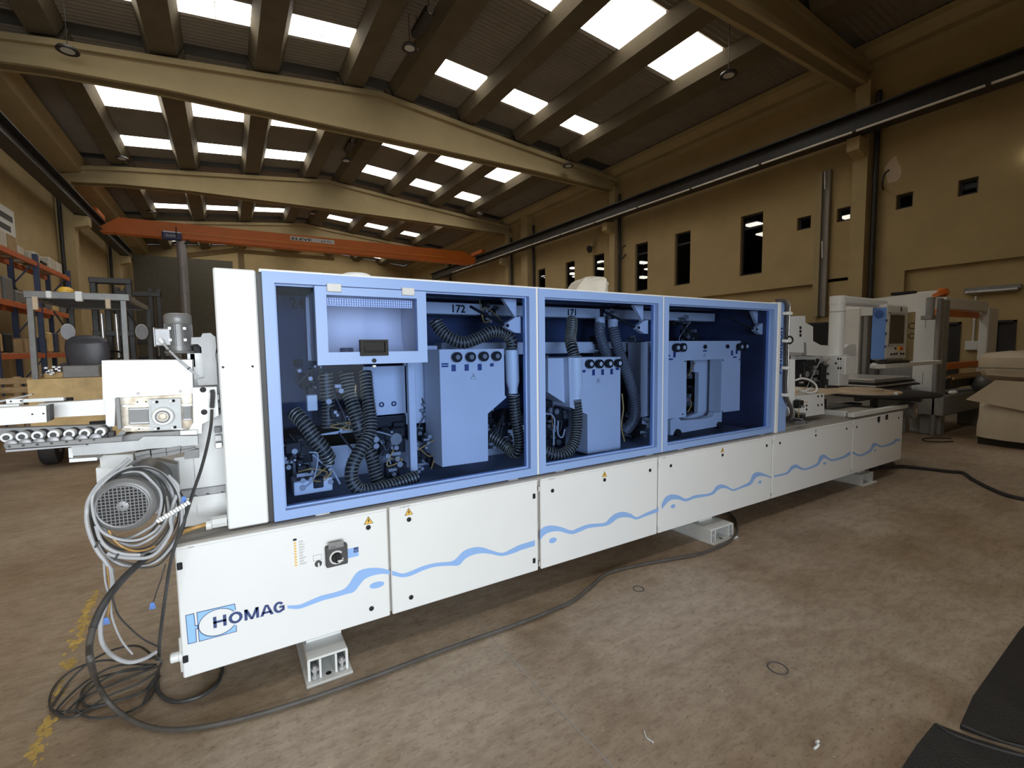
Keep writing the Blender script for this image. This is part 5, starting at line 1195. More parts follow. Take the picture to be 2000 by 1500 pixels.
G().torus((4.423,2.4,1.638), (.3, 1, 0), .032, .008, 18, 6).build('wire_loop', 'black', mc)
# low cabinets on the rear deck
def blk(name, x0, x1, y0, y1, z0, z1, m, par=None, b=.004):
    return G().bev(x0, x1, y0, y1, z0, z1, b).build(name, m, par or mc)
c1_ = G().prism([(4.829,2.55,1.081),(5.391,2.55,1.075),(5.414,2.55,.855),(4.915,2.55,.857),(4.967,2.55,.885),(4.824,2.55,.944)], 'y', 2.55, 3.1).build('outfeed_cabinet', 'offwhite', mc)
for q in [(5.047,2.545,.972),(5.049,2.545,.931),(5.266,2.545,1.053),(5.341,2.545,1.051),(5.272,2.545,.959),(5.348,2.545,.958)]: G().cyl((q[0], 2.545, q[2]), (q[0], 2.55, q[2]), .012, 8).build('screw', 'black', c1_)
gd_ = G().prism([(4.568,2.5,1.459),(4.712,2.5,1.452),(4.736,2.5,.992),(4.582,2.5,1.031)], 'y', 2.50, 2.53).build('guard_plate', 'white', mc)
for zz in (.3, .75): G().cyl((gd_.data.vertices[0].co.x + 3.3 + .27, 2.51, 1.0 + zz * .35), (gd_.data.vertices[0].co.x + 3.3 + .27, 2.51, 1.04 + zz * .35), .008, 8).build('hinge_pin', 'zinc', gd_)
uc = G().prism([(5.02,2.75,1.883),(5.23,2.75,1.899),(5.357,2.75,1.902),(5.362,2.75,1.831),(5.522,2.75,1.789),(5.533,2.75,1.632),(5.699,2.75,1.585),(5.874,2.75,1.578),(5.883,2.75,1.456),(5.396,2.75,1.477),(5.378,2.75,1.505),(5.032,2.75,1.516)], 'y', 2.75, 2.95).build('outfeed_head', 'offwhite', mc)
for q in [(5.261,2.745,1.774),(5.263,2.745,1.734),(5.266,2.745,1.693)]: G().cyl((q[0], 2.742, q[2]), (q[0], 2.75, q[2]), .016, 14).build('plug', 'black', uc)
G().prism([(5.342,2.73,1.616),(5.356,2.73,1.475),(5.369,2.73,1.474),(5.354,2.73,1.615)], 'y', 2.73, 2.75).build('panel_joint', 'midgrey', uc)
G().prism([(5.463,2.9,1.473),(6.088,2.9,1.47),(6.094,2.9,1.384),(5.925,2.9,1.355),(5.927,2.9,1.211),(5.792,2.9,1.204),(5.483,2.9,1.218)], 'y', 2.9, 2.95).build('backing_panel', 'offwhite', mc)
for q in [(5.755,2.895,1.37),(5.757,2.895,1.342),(5.473,2.895,1.267),(5.555,2.895,1.268),(5.636,2.895,1.268),(5.715,2.895,1.27)]: G().cyl((q[0], 2.895, q[2]), (q[0], 2.9, q[2]), .010, 8).build('bore', 'darkgrey', mc)
aggregate((5.536,2.8,1.16), 1.9, 12, seed=31); aggregate((5.926,2.85,1.255), 1.2, 8, seed=32)
G().tube(spline([(4.92,2.6,1.235),(5.054,2.6,1.248),(5.209,2.6,1.218),(5.327,2.6,1.159),(5.317,2.6,1.099),(5.175,2.6,1.092),(5.069,2.6,1.121)], 8), .010, 8).build('white_tube', 'white', mc, smooth=True)
G().tube(spline([(4.965,2.6,1.149),(5.077,2.6,1.106),(5.172,2.6,1.13),(5.243,2.6,1.126)], 6), .012, 8).build('white_tube', 'lightgreyplastic', mc, smooth=True)
bl_ = G().prism([(4.959,2.62,1.096),(5.24,2.62,1.14),(5.864,2.62,1.09),(5.836,2.62,1.043),(5.57,2.62,1.043),(5.395,2.62,1.081),(4.968,2.62,1.066)], 'y', 2.62, 3.0).build('outfeed_table', 'beigetop', mc)
aggregate((4.776,2.5,.925), .8, 7, seed=33)
G().bev((4.644,2.55,.952)[0], (4.704,2.55,.947)[0], 2.5, 2.6, (4.575,2.5,.9)[2], (4.57,2.5,.991)[2], .01).build('lamp_cover', 'white', mc)
# arm post: round column, elbow, long arm towards the terminal
pb = (6.04,2.75,1.452); ptp = (5.993,2.75,2.051); pr = .078
post = G().cyl((pb[0], 2.75, pb[2]), (pb[0], 2.75, ptp[2]), pr, 28).build('arm_post', 'offwhite', mc, smooth=True)
G().torus((pb[0], 2.75, (6.0,2.75,1.965)[2]), (0, 0, 1), pr, .003, 28, 6).build('post_joint', 'darkgrey', post)
ztop = (5.985,2.75,2.143)[2]
arm = G().cyl((pb[0], 2.75, ptp[2]), (pb[0], 2.75, ztop), pr * 1.06, 28)
ae = [(6.928,2.75,2.091),(6.92,2.75,2.174)]
px_arm = 7.15
arm.bev(pb[0], px_arm, 2.68, 2.82, ptp[2] + .0, ztop, .02)
arm.build('support_arm', 'offwhite', mc, smooth=False)
G().bev(pb[0] - .10, pb[0] + .13, 2.66, 2.84, (5.711,2.66,1.119)[2], pb[2] + .02, .006).bev(pb[0] - .10, pb[0] + .16, 2.60, 2.66, (5.573,2.6,1.248)[2], (5.558,2.6,1.45)[2], .006).build('post_pedestal', 'offwhite', mc)
for q in [(5.764,2.598,1.432),(5.816,2.598,1.43),(5.772,2.598,1.329),(5.825,2.598,1.327),(5.552,2.598,1.272),(5.713,2.598,1.384)]: G().cyl((q[0], 2.592, q[2]), (q[0], 2.60, q[2]), .013, 8).build('screw', 'black', mc)
G().prism([(6.708,3.0,1.502),(6.948,3.0,1.592),(7.115,3.0,1.59),(7.152,3.0,1.332),(6.721,3.0,1.345)], 'y', 3.0, 3.2).build('side_cover', 'offwhite', mc)
# terminal --------------------------------------------------------------------
tz = [(6.54,2.6,2.021),(6.909,2.6,2.043),(6.956,2.6,1.391),(6.594,2.6,1.406)]
px0, px1 = tz[3][0], tz[1][0]; pz0, pz1 = (tz[2][2] + tz[3][2]) / 2, (tz[0][2] + tz[1][2]) / 2
term = thing('control_terminal', (px0, 2.6, pz0), 'blue and grey control terminal with a dark screen hanging beside the white gantry', 'control panel')
th = pz1 - pz0; tw = .24
px1 = 6.909; G().bev(px1 - .012, px1 + .004, 2.60, 2.745, pz0, pz1, .006).build('side_panel', 'panelblue', term)
G().lathe((px1 - .015, 2.672, pz1 - .08), (1, 0, 0), [(0, .03), (.001, .045), (.003, .055)], 8).build('octagon_emblem', mat('emblem_blue', (.06, .13, .42), .4), term)
# front face turned: built along +x and further along the arm
fx0 = px1; fpts = [(6.97,2.62,2.044),(7.531,2.62,2.044),(7.593,2.62,1.394),(7.018,2.62,1.389)]
fx1 = fpts[1][0]
body = G().bev(fx0 + .004, fx1, 2.60, 2.755, pz0 - .01, pz1 + .04, .02).build('terminal_body', 'lightgreyplastic', term)
s4 = [(7.007,2.598,1.947),(7.42,2.598,1.947),(7.446,2.598,1.589),(7.039,2.598,1.584)]
sc_ = G().bev(s4[0][0], s4[1][0], 2.594, 2.60, s4[2][2], s4[0][2], .004).build('screen', 'screen', term)
g = G(); ribbon([(s4[0][0] - .02, 2.59, s4[0][2] + .02), (s4[1][0] + .02, 2.59, s4[0][2] + .02), (s4[1][0] + .02, 2.59, s4[2][2] - .02), (s4[0][0] - .02, 2.59, s4[2][2] - .02)], .008, 2.593, 2.60).build('bezel', 'zinc', term)
e_ = (7.317,2.6,1.529)
G().bev(e_[0] - .06, e_[0] + .06, 2.592, 2.60, e_[2] - .03, e_[2] + .03, .004).build('button_field', 'yellow', term)
G().lathe((e_[0] + .01, 2.57, e_[2]), (0, 1, 0), [(0, .02), (.01, .024), (.02, .018), (.03, .014)], 16).build('emergency_stop', 'red', term, smooth=True)
for q in [(7.186,2.6,1.53),(7.082,2.6,1.458),(7.162,2.6,1.46),(7.226,2.6,1.463),(7.358,2.6,1.46),(7.434,2.6,1.459)]: G().cyl((q[0], 2.588, q[2]), (q[0], 2.60, q[2]), .014, 10).build('push_button', 'black', term)
G().cyl((7.306,2.6,2.022), ((7.306,2.6,2.022)[0], 2.59, (7.306,2.6,2.022)[2]), .012, 10).bev((7.292,2.6,2.021)[0], (7.319,2.6,2.022)[0], 2.592, 2.602, pz1 - .04, pz1 + .02, .003).build('key_switch', 'darkgrey', term)
for zz in (.25, .5, .75): G().cyl((px1 - .005, 2.59, pz0 + th * zz), (px1 - .005, 2.60, pz0 + th * zz), .015, 10).build('side_clip', 'navy', term)
sh = [(6.581,2.5,1.372),(8.176,2.5,1.371),(8.394,2.5,1.358),(8.42,2.5,1.318),(7.634,2.5,1.289),(6.593,2.5,1.325)]
G().prism([(sh[0][0] + .1, 0, pz0 - .10), (sh[2][0], 0, pz0 - .09), (sh[2][0], 0, pz0 - .05), (sh[0][0] + .1, 0, pz0 - .05)], 'y', 2.50, 2.66).build('keyboard_shelf', 'lightgreyplastic', term)
G().cyl((sh[2][0], 2.50, pz0 - .07), (sh[2][0], 2.66, pz0 - .07), .025, 14).build('shelf_roll', 'lightgreyplastic', term, smooth=True)
G().bev(sh[0][0] + .12, sh[0][0] + .85, 2.52, 2.64, pz0 - .05, pz0 - .02, .01).build('keyboard', 'black', term)
G().sphere((px1 - .12, 2.62, pz0 - .07), .06, 14, 8, (2, 1, .8)).build('shelf_hinge', 'lightgreyplastic', term, smooth=True)
G().bev(px1 + .03, px1 + .12, 2.66, 2.74, pz1, ptp[2] + .02, .01).build('hanger', 'offwhite', term)
# round return table ------------------------------------------------------------
tc0 = (7.241,2.764,.96)
tcx, tcy = 7.35, 2.86
rt = thing('return_table', (tcx, tcy, .30), 'round black return table with a beige laminate disc behind the far machine end', 'table')
G().lathe((tcx, tcy, .93), (0, 0, 1), [(0, .66), (.004, .68), (.022, .68), (.026, .66)], 56).build('black_disc', 'black', rt, smooth=True)
G().lathe((tcx - .22, tcy + .06, .956), (0, 0, 1), [(0, .42), (.022, .42)], 48).build('beige_disc', 'beigetop', rt)
G().lathe((tcx - .1, tcy + .12, .978), (0, 0, 1), [(0, .25), (.018, .25)], 40).build('beige_disc', 'beigetop', rt)
for q in ((tcx - .45, tcy - .4), (tcx - .05, tcy + .2)): G().sphere((q[0], q[1], .985), .022, 10, 6).build('knob', 'white', rt, smooth=True)
G().cyl((tcx, tcy, .30), (tcx, tcy, .93), .045, 14).bev(tcx - .5, tcx + .5, tcy - .03, tcy + .03, .86, .93, .01).bev(tcx - .03, tcx + .03, tcy - .5, tcy + .5, .86, .93, .01).build('table_stand', 'darkgrey', rt)
G().lathe((tcx, tcy, 0), (0, 0, 1), [(0, .25), (.02, .25), (.03, .06), (.32, .05)], 24).build('foot_plate', 'darkgrey', rt)
G().bev(tcx + .62, tcx + .80, tcy - .62, tcy - .56, .93, .97, .02).build('edge_grip', 'white', rt)
# white return rail on the rear deck and small drive at its end
rr_ = [(5.398,2.7,.938),(7.41,2.7,.723),(7.415,2.7,.675),(5.401,2.7,.89)]
G().bev(5.75, 7.15, 2.42, 2.48, .80, .845, .005).build('return_rail', 'offwhite', mc)
G().bev(5.75, 5.82, 2.50, 3.3, .80, .855, .005).build('return_rail', 'offwhite', mc)
G().bev(6.0, 7.0, 2.85, 3.0, .80, .83, .005).build('return_rail', 'darkgrey', mc)
G().bev(5.9, 6.4, 3.0, 3.3, .80, .93, .01).build('grey_housing', 'midgrey', mc)
dm = Vector((7.336,2.5,.75))
dmo = G().lathe(dm - Vector((0, .1, 0)), (0, 1, 0), [(0, .05), (.01, .095), (.05, .105), (.16, .10), (.18, .07)], 20).build('small_drive', 'alu', mc, smooth=True)
G().lathe(dm - Vector((0, .104, 0)), (0, 1, 0), [(0, .02), (.004, .03)], 14).build('drive_hub', 'lightgreyplastic', dmo)
G().bar((6.9, 2.5, .82), dm, .05, .06).build('drive_bracket', 'alu', mc)
for q in [(6.299,2.398,.75),(6.501,2.398,.754)]: G().bev(q[0] - .03, q[0] + .03, D - .006, D, q[2] - .04, q[2] + .02, .003).build('black_catch', 'black', bd[5])

# film-wrapped object on the hood roof
pf = (2.341,2.8,2.022)
ps = [(2.086,2.75,2.004),(2.189,2.75,2.053),(2.236,2.75,2.104),(2.334,2.75,2.129),(2.394,2.75,2.122),(2.424,2.75,2.07),(2.414,2.75,2.009)]
fw_ = G(); rows = []
cxm = sum(q[0] for q in ps) / len(ps)
for i in range(9):
    t = i / 8; row = []
    for j in range(24):
        a = 2 * pi * j / 24; r_ = (.155 * (1 - .25 * t) + .012 * sin(5 * a + 3 * t) + .01 * sin(9 * a)) * (1 if t < .8 else sqrt(max(.0, 1 - ((t - .8) / .2) ** 2)) * .9 + .02)
        row.append((pf[0] + .06 * t + r_ * cos(a) * (1.15 if cos(a) > 0 else 1.3 - .5 * t), 2.8 + r_ * sin(a), HT + .008 + .155 * t + .008 * sin(4 * a)))
    rows.append(row)
fo2 = G().rings(rows).build('film_wrapped_fan', 'film', None, smooth=True, at=(pf[0], 2.8, HT + .008))
tag(fo2, 'lump wrapped in milky plastic film standing on the blue hood', 'wrapped fan')

# ================================================================== FORKLIFT (left, behind the infeed)
fk = thing('forklift', (-1.9, 9.6, 0), 'ochre yellow forklift with a grey overhead guard seen from behind', 'forklift')
fy = 9.0
def FB(name, x0, x1, y0, y1, z0, z1, m, b=.02): return G().bev(x0, x1, y0, y1, z0, z1, b).build(name, m, fk)
cw = G().prism([(-2.36, 0, .45), (-2.36, 0, 1.25), (-1.35, 0, 1.25), (-1.35, 0, .45), (-1.5, 0, .32), (-2.2, 0, .32)], 'y', 8.9, 9.7).build('counterweight', 'forkyellow', fk)
G().bev(-2.2, -1.9, 8.88, 8.9, .93, .98, .005).bev(-1.75, -1.5, 8.88, 8.9, .55, .62, .005).build('weight_slot', 'black', fk)
FB('engine_cover', -2.3, -1.4, 9.3, 10.2, 1.2, 1.32, 'forkyellow'); FB('chassis', -2.3, -1.35, 9.6, 11.0, .35, .8, 'forkyellow')
FB('floor_plate', -2.3, -1.35, 10.2, 11.0, .8, .84, 'darkgrey')
sb_ = [(-2.113,9.6,1.794),(-1.628,9.6,1.473)]
G().lathe((-1.86, 9.72, 1.42), (.0, -.2, 1), [(0, .24), (.05, .255), (.25, .27), (.38, .25), (.43, .18), (.45, .08)], 24).build('seat_back', 'vinyl', fk, smooth=True)
for o in [o_ for o_ in fk.children if o_.name.startswith('seat_back')]:
    for v in o.data.vertices: v.co.y = (v.co.y - .12) * .28 + .12
FB('seat_cushion', -2.25, -1.7, 9.75, 10.25, 1.32, 1.45, 'vinyl', .05)
FB('tool_tray', -2.02, -1.62, 9.02, 9.35, 1.25, 1.42, 'midgrey', .01)
aggr = G()
rnd = random.Random(2)
for k in range(14): x = -2.2 + rnd.uniform(-.1, .14); z = 1.29 + rnd.uniform(0, .12); aggr.bev(x - .02, x + .02, 9.1, 9.16, z - .015, z + .015, .004)
aggr.build('valve_fittings', 'zinc', fk)['kind'] = 'stuff'
for (x, y) in ((-2.30, 9.0), (-1.30, 9.0), (-2.28, 10.9), (-1.22, 10.9)):
    G().bar((x, y, .9), (x + .02, y, 2.38), .06, .06, (0, 1, 0)).build('guard_post', 'motor' if y < 10 else 'darkgrey', fk)
for q in ((-2.34, -1.20, 8.96, 9.04, 2.36, 2.46), (-2.34, -1.2, 10.86, 10.94, 2.36, 2.44), (-2.34, -2.26, 9.0, 10.9, 2.36, 2.44), (-1.28, -1.2, 9.0, 10.9, 2.36, 2.44)): FB('guard_rail', *q, 'motor', .01)
for k in range(7): G().box(-2.28, -1.24, 9.2 + k * .25, 9.26 + k * .25, 2.37, 2.41).build('guard_bar', 'dark_steel', fk)
for x in (-2.22, -1.45): FB('tail_lamp', x - .03, x + .03, 8.93, 8.97, 2.2 if x < -2 else 2.24, 2.38, 'beigetop', .008)
G().lathe((-1.95, 9.2, 2.46), (0, 0, 1), [(0, .09), (.05, .09), (.09, .05)], 16).build('beacon', 'yellow', fk, smooth=True)
FB('work_lamp', -1.80, -1.72, 8.9, 9.0, 2.33, 2.47, 'white', .01); FB('work_lamp', -2.10, -2.04, 8.9, 9.0, 2.36, 2.46, 'white', .01)
for q in ((-2.261,10.6,1.959), (-1.284,10.6,1.965)):
    mir = G().lathe(q, (.3, -1, 0), [(0, .07), (.006, .085), (.02, .085)], 20).build('mirror', 'alu', fk)
    for v in mir.data.vertices: v.co.z = (v.co.z - q[2]) * 1.45 + q[2]
    G().torus(q, (.3, -1, 0), .086, .008, 20, 6).build('mirror_rim', 'lightgreyplastic', mir)
    for v in mir.children[0].data.vertices: v.co.z = (v.co.z - q[2]) * 1.45 + q[2]
    G().bar(q, (q[0] + (-.2 if q[0] < -1.5 else -.2), q[1] + .2, q[2] + .35), .02, .02).build('mirror_arm', 'dark_steel', fk)
for x in (-2.0, -1.82, -1.62, -1.5): FB('mast_channel', x - .045, x + .045, 11.15, 11.3, .2, 2.95 if x in (-2.0, -1.5) else 2.6, 'dark_steel', .01)
for z in (.5, 1.9, 2.85): FB('mast_crossbar', -2.05, -1.45, 11.12, 11.32, z, z + .1, 'dark_steel', .01)
for x in (-1.9, -1.7): G().cyl((x, 11.1, .4), (x, 11.1, 2.3), .035, 12).build('lift_cylinder', 'steel', fk, smooth=True)
FB('fork_carriage', -2.1, -1.4, 11.3, 11.36, .15, .6, 'dark_steel', .01)
for x in (-2.0, -1.5): G().prism([(x, 11.36, .05), (x, 12.3, .04), (x, 12.3, .06), (x, 11.42, .1), (x, 11.42, .6), (x, 11.36, .6)], 'x', x - .06, x + .06).build('fork', 'dark_steel', fk)
G().torus((-1.72, 10.55, 1.55), (0, -.5, .85), .16, .018, 24, 8).cyl((-1.72, 10.55, 1.53), (-1.72, 10.85, 1.05), .03, 10).build('steering_wheel', 'black', fk, smooth=True)
for x, y, r in ((-2.26, 9.25, .26), (-1.45, 9.25, .26), (-2.3, 10.9, .32), (-1.32, 10.9, .32)):
    w_ = G().lathe((x - .10, y, r), (1, 0, 0), [(0, r * .55), (.01, r * .93), (.04, r), (.16, r), (.19, r * .93), (.2, r * .55)], 28).build('wheel', 'rubber', fk, smooth=True)
    G().lathe((x - .105, y, r), (1, 0, 0), [(0, r * .3), (.01, r * .5), (.2, r * .5), (.21, r * .3)], 20).build('wheel_hub', 'midgrey', w_, smooth=True)
# black fork mast of a second truck parked behind
f2 = thing('reach_truck', (-1.45, 15.0, 0), 'dark truck with a tall black mast parked behind the forklift', 'forklift')
for x in (-2.25, -2.07, -1.6, -1.43): G().bev(x - .05, x + .05, 15.0, 15.2, 0, 3.2, .01).build('mast_channel', 'dark_steel', f2)
for z in (.4, 1.8, 3.0): G().bev(-2.30, -1.38, 14.98, 15.2, z, z + .12, .01).build('mast_crossbar', 'dark_steel', f2)
G().bev(-2.35, -1.25, 15.2, 16.4, .1, 1.5, .06).build('truck_body', 'black', f2); G().bev(-1.5, -1.3, 14.9, 15.1, 1.9, 2.15, .02).build('lamp_bracket', 'forkyellow', f2)
for x in (-2.25, -1.35): G().cyl((x - .06, 15.6, .2), (x + .06, 15.6, .2), .2, 20).build('wheel', 'rubber', f2, smooth=True)

# ================================================================== PALLET RACK on the left wall
rk = thing('pallet_rack', (-4.4, 14.5, 0), 'pallet rack with orange beams and dark blue uprights along the left wall', 'rack')
ry = [10.6, 13.4, 16.2, 19.0]
for y in ry:
    for x in (-4.40, -3.95):
        G().bev(x - .05, x + .05, y - .05, y + .05, 0, 4.05, .005).build('upright', 'rackblue', rk)
        G().box(x - .08, x + .08, y - .08, y + .08, 0, .01).build('base_plate', 'rackblue', rk)
    for k in range(6):
        z = .3 + k * .6; s_ = (-4.38, -3.98) if k % 2 else (-3.98, -4.38)
        G().bar((s_[0], y, z), (s_[1], y, z + .55), .03, .03, (0, 1, 0)).build('brace', 'rackblue', rk)
levels = [1.55, 2.68, 3.80]
for a, b in zip(ry[:-1], ry[1:]):
    for z in levels:
        for x in (-4.42, -3.93): G().bev(x - .025, x + .025, a + .05, b - .05, z - .06, z + .06, .004).build('beam', 'rackorange', rk)
        for j in range(5):
            G().box(-4.44, -3.92, a + .2 + j * .52, a + .42 + j * .52, z + .06, z + .08).build('deck_board', 'wood', rk)
# goods on the rack: pallets, boxes, rolled film
rnd = random.Random(21)
boxlab = ['brown cardboard box', 'dark crate', 'small brown box', 'grey machine part', 'yellow tool case', 'pale bundle']
def goods(x, y, z, sx, sy, sz, m, name, lab, cat, grp=None):
    g = G()
    if name == 'cardboard_box':
        o = g.bev(x, x + sx, y, y + sy, z, z + sz, .01).build(name, m, None, at=(x + sx / 2, y + sy / 2, z))
        G().box(x + sx / 2 - .03, x + sx / 2 + .03, y - .001, y + sy + .001, z + sz - .001, z + sz + .002).build('tape', 'beigetop', o)
    else: o = g.bev(x, x + sx, y, y + sy, z, z + sz, .03).build(name, m, None, at=(x + sx / 2, y + sy / 2, z))
    return tag(o, lab, cat, grp)
where = ['nearest bay', 'middle bay', 'far bay']; lvn = ['lower shelf', 'middle shelf', 'top shelf']
for bi, a in enumerate(ry[:-1]):
    for li, z in enumerate(levels):
        y = a + .18
        k = 0
        while y < a + 2.4:
            sy = rnd.uniform(.3, .55); sz = rnd.uniform(.18, .55) * (.7 if li == 2 else 1); sx = rnd.uniform(.36, .46)
            kind, m = rnd.choice([('cardboard_box', 'cardboard'), ('cardboard_box', 'cardboard'), ('crate', 'black'), ('crate', 'motor'), ('tool_case', 'forkyellow'), ('crate', 'rackblue')])
            if li == 2 and rnd.random() < .6: kind, m = 'film_bundle', 'film'
            nm = {'cardboard_box': 'brown cardboard box', 'crate': 'dark crate', 'tool_case': 'ochre tool case', 'film_bundle': 'pale film bundle'}[kind]
            pos = ['first', 'second', 'third', 'fourth', 'fifth', 'sixth', 'seventh'][k]
            goods(-4.0 - sx, y, z + .081, sx, sy, sz, m, kind, '%s on the %s of the %s, %s from the near end' % (nm, lvn[li], where[bi], pos), 'box' if kind != 'film_bundle' else 'bundle', 'goods on the pallet rack')
            y += sy + rnd.uniform(.05, .25); k += 1
# wood pallets leaning in front, black bin on the floor
pa_ = thing('wooden_pallet', (-3.1, 10.9, 0), 'wooden slat pallet standing on edge left of the forklift', 'pallet')
for k in range(5): G().bev(-3.35 + k * .01, -2.75, 11.0, 11.03, .5 + k * .15, .6 + k * .15, .003).build('slat', 'wood', pa_)
for x in (-3.3, -3.05, -2.8): G().bev(x - .04, x + .04, 11.03, 11.12, .0, 1.22, .003).build('stringer', 'wood', pa_)
bn = thing('scrap_bin', (-3.7, 9.5, 0), 'large black bin on the floor in front of the rack', 'bin')
G().bev(-4.6, -3.1, 8.4, 10.3, .1, 1.05, .04).build('bin_body', 'black', bn); G().bev(-4.65, -3.05, 8.35, 8.42, 1.0, 1.07, .01).build('bin_rim', 'midgrey', bn)
for x in (-4.4, -3.3): G().bev(x - .06, x + .06, 8.5, 10.2, 0, .1, .01).build('skid', 'dark_steel', bn)
# lean sign on the left wall
sp = [(-4.98,18.001,5.511),(-4.98,18.923,5.514),(-4.98,18.772,4.962),(-4.98,17.871,4.953)]
sg = thing('wall_sign', (-4.98, sp[0][1], sp[2][2]), 'pale sign with two dark bars on the left wall above the rack', 'sign')
y0s, y1s = sp[0][1] - 1.2, sp[1][1]; z0s, z1s = 4.75, 5.6
G().box(-5.0, -4.97, y0s, y1s, z0s, z1s).build('sign_board', 'offwhite', sg)
for zz in (.50, .20): G().box(-4.97, -4.965, y0s + .1, y1s - (.15 if zz > .4 else .35), z0s + zz, z0s + zz + .16).build('dark_bar', 'darkgrey', sg)
# vertical duct behind the machine
du = thing('extraction_duct', (-2, 29.0, 0), 'tall grey metal duct pipe rising behind the small motor', 'duct')
dq = (-1.696,29.0,6.628)
G().cyl((dq[0], 29, 3.1), (dq[0], 29, 7.6), .21, 20).cyl((dq[0], 29, 3.15), (dq[0] - .5, 29, 2.5), .12, 16).build('duct_pipe', 'alu', du, smooth=True)
for z in (3.4, 4.6, 5.8): G().torus((dq[0], 29, z), (0, 0, 1), .215, .015, 24, 6).build('duct_ring', 'alu', du)
G().bev(dq[0] - 1.2, dq[0] - .3, 28.6, 29.4, 0, 2.55, .03).build('dust_collector', 'midgrey', du)

# ================================================================== RIGHT SIDE
# wall fittings
def wallbox(y0, y1, z0, z1, d, m, name, lab, cat):
    t = thing(name, (XR, (y0 + y1) / 2, z0), lab, cat)
    G().bev(XR - d, XR, y0, y1, z0, z1, .01).build('housing', m, t); return t
t = thing('cable_tray', (XR - .1, 6.75, 2.3), 'vertical open metal cable tray on the right wall', 'cable tray')
G().box(XR - .04, XR - .02, 6.62, 6.95, 2.35, 6.2).box(XR - .14, XR - .02, 6.62, 6.64, 2.35, 6.2).box(XR - .14, XR - .02, 6.93, 6.95, 2.35, 6.2).build('tray_channel', 'greypaint', t)
G().box(XR - .15, XR - .13, 6.80, 6.95, 2.35, 6.2).build('tray_cover', 'concrete', t)
for z in (3.9, 5.7): G().cyl((XR - .16, 6.72, z), (XR - .16, 6.74, z + .45), .02, 8).build('cable', 'zinc', t)
ft = thing('tube_lamp', (XR + .05, 3.4, 2.68), 'switched-off fluorescent tube lamp on the right wall above the black door', 'lamp')
G().bev(XR + .02, XR + .12, 2.98, 3.87, 2.68, 2.78, .02).build('lamp_housing', 'midgrey', ft)
G().cyl((XR - .0, 3.02, 2.68), (XR - .0, 3.83, 2.68), .035, 12).build('tube', 'zinc', ft, smooth=True)
hk = thing('wall_hose_hook', (XR - .2, 5.35, 5.2), 'curved black hook bracket on the wall beside the nearest column', 'hook')
G().tube(spline([(XR - .02, 5.45, 5.35), (XR - .35, 5.35, 5.38), (XR - .38, 5.3, 5.6), (XR - .3, 5.25, 5.7)], 6), .02, 8).build('hook_rod', 'dark_steel', hk, smooth=True)
st = G(); pts = [(XR - .002, 5.28 + .16 * cos(a) + .03 * sin(3 * a), 5.75 + .3 * sin(a) + .03 * cos(4 * a)) for a in [2 * pi * k / 20 for k in range(20)]]
st.prism(pts, 'x', XR - .006, XR); o = st.build('trim_4', 'beigetop', None); struct(o, 'pale repaired plaster patch on the right wall')
hk2 = thing('wall_hose_hook', (XR - .2, 14.3, 5.2), 'curved black hook bracket on the wall beside the second column', 'hook')
G().tube(spline([(XR - .02, 14.2, 5.3), (XR - .3, 14.15, 5.1), (XR - .3, 14.1, 5.5), (XR - .2, 14.0, 5.6)], 6), .025, 8).build('hook_rod', 'dark_steel', hk2, smooth=True)
lp_ = thing('wall_floodlight', (XR - .2, 16.1, 5.8), 'small floodlight above the narrow window left of the second column', 'lamp')
G().bev(XR - .2, XR, 16.0, 16.3, 5.95, 6.15, .02).build('bracket', 'concrete', lp_); G().lathe((XR - .22, 16.15, 5.85), (-1, 0, -.3), [(0, .14), (.06, .16), (.08, .1)], 16).build('lamp_head', 'black', lp_, smooth=True)
gl_ = thing('wall_spotlight', (XR - .2, 2.85, 5.4), 'small bright wall lamp at the right edge of the view', 'lamp')
G().sphere((XR - .1, 2.90, 5.35), .09, 12, 8).build('lamp_globe', emit('wall_lamp_globe', (1, .96, .85), 3.0), gl_, smooth=True); G().bev(XR - .08, XR, 2.86, 2.96, 5.42, 5.6, .01).build('bracket', 'black', gl_)
dk = thing('dark_container', (12.4, 6.9, 0), 'long black covered machine behind the round arm post', 'machine')
qk = [(12.6,6.45,2.154),(12.6,5.523,2.075),(12.6,5.493,1.549),(12.6,6.115,1.568)]
G().bev(12.3, 13.2, 4.9, 9.6, .1, 2.12, .03).build('dark_body', 'black', dk); G().bev(12.25, 12.3, 4.9, 9.6, 1.3, 1.36, .01).build('body_seam', 'midgrey', dk)
G().box(12.5, 13.1, 5.1, 9.4, 0, .1).build('plinth', 'dark_steel', dk)

# portal machine: two gantries ------------------------------------------------
def leg(par, x0, x1, y0, y1, z0, z1, m='offwhite', n='gantry_leg', b=.015): return G().bev(x0, x1, y0, y1, z0, z1, b).build(n, m, par)
ga = thing('panel_press', (10.8, 4.0, 0), 'tall pale grey portal frame press with a dark name plate on its beam', 'machine')
L1 = leg(ga, 10.60, 10.90, 3.26, 3.56, 0, 2.50); leg(ga, 10.60, 10.85, 4.42, 4.72, 0, 2.30)
G().prism([(10.6, 3.56, 2.48), (10.6, 4.75, 2.42), (10.6, 4.75, 2.13), (10.6, 4.42, 2.13), (10.6, 3.56, 2.15)], 'x', 10.62, 10.82).build('cross_beam', 'offwhite', ga)
pls = G().bev(10.600, 10.618, 3.80, 4.12, 2.16, 2.26, .003).build('name_plate', 'black', ga)
G().bev(10.61, 10.8, 3.6, 3.95, 2.48, 2.53, .01).build('cable_carrier', 'black', ga)
for z in (1.95, .95): G().box(10.598, 10.60, 3.40, 3.41, z - .1, z + .12).build('seam', 'midgrey', ga)
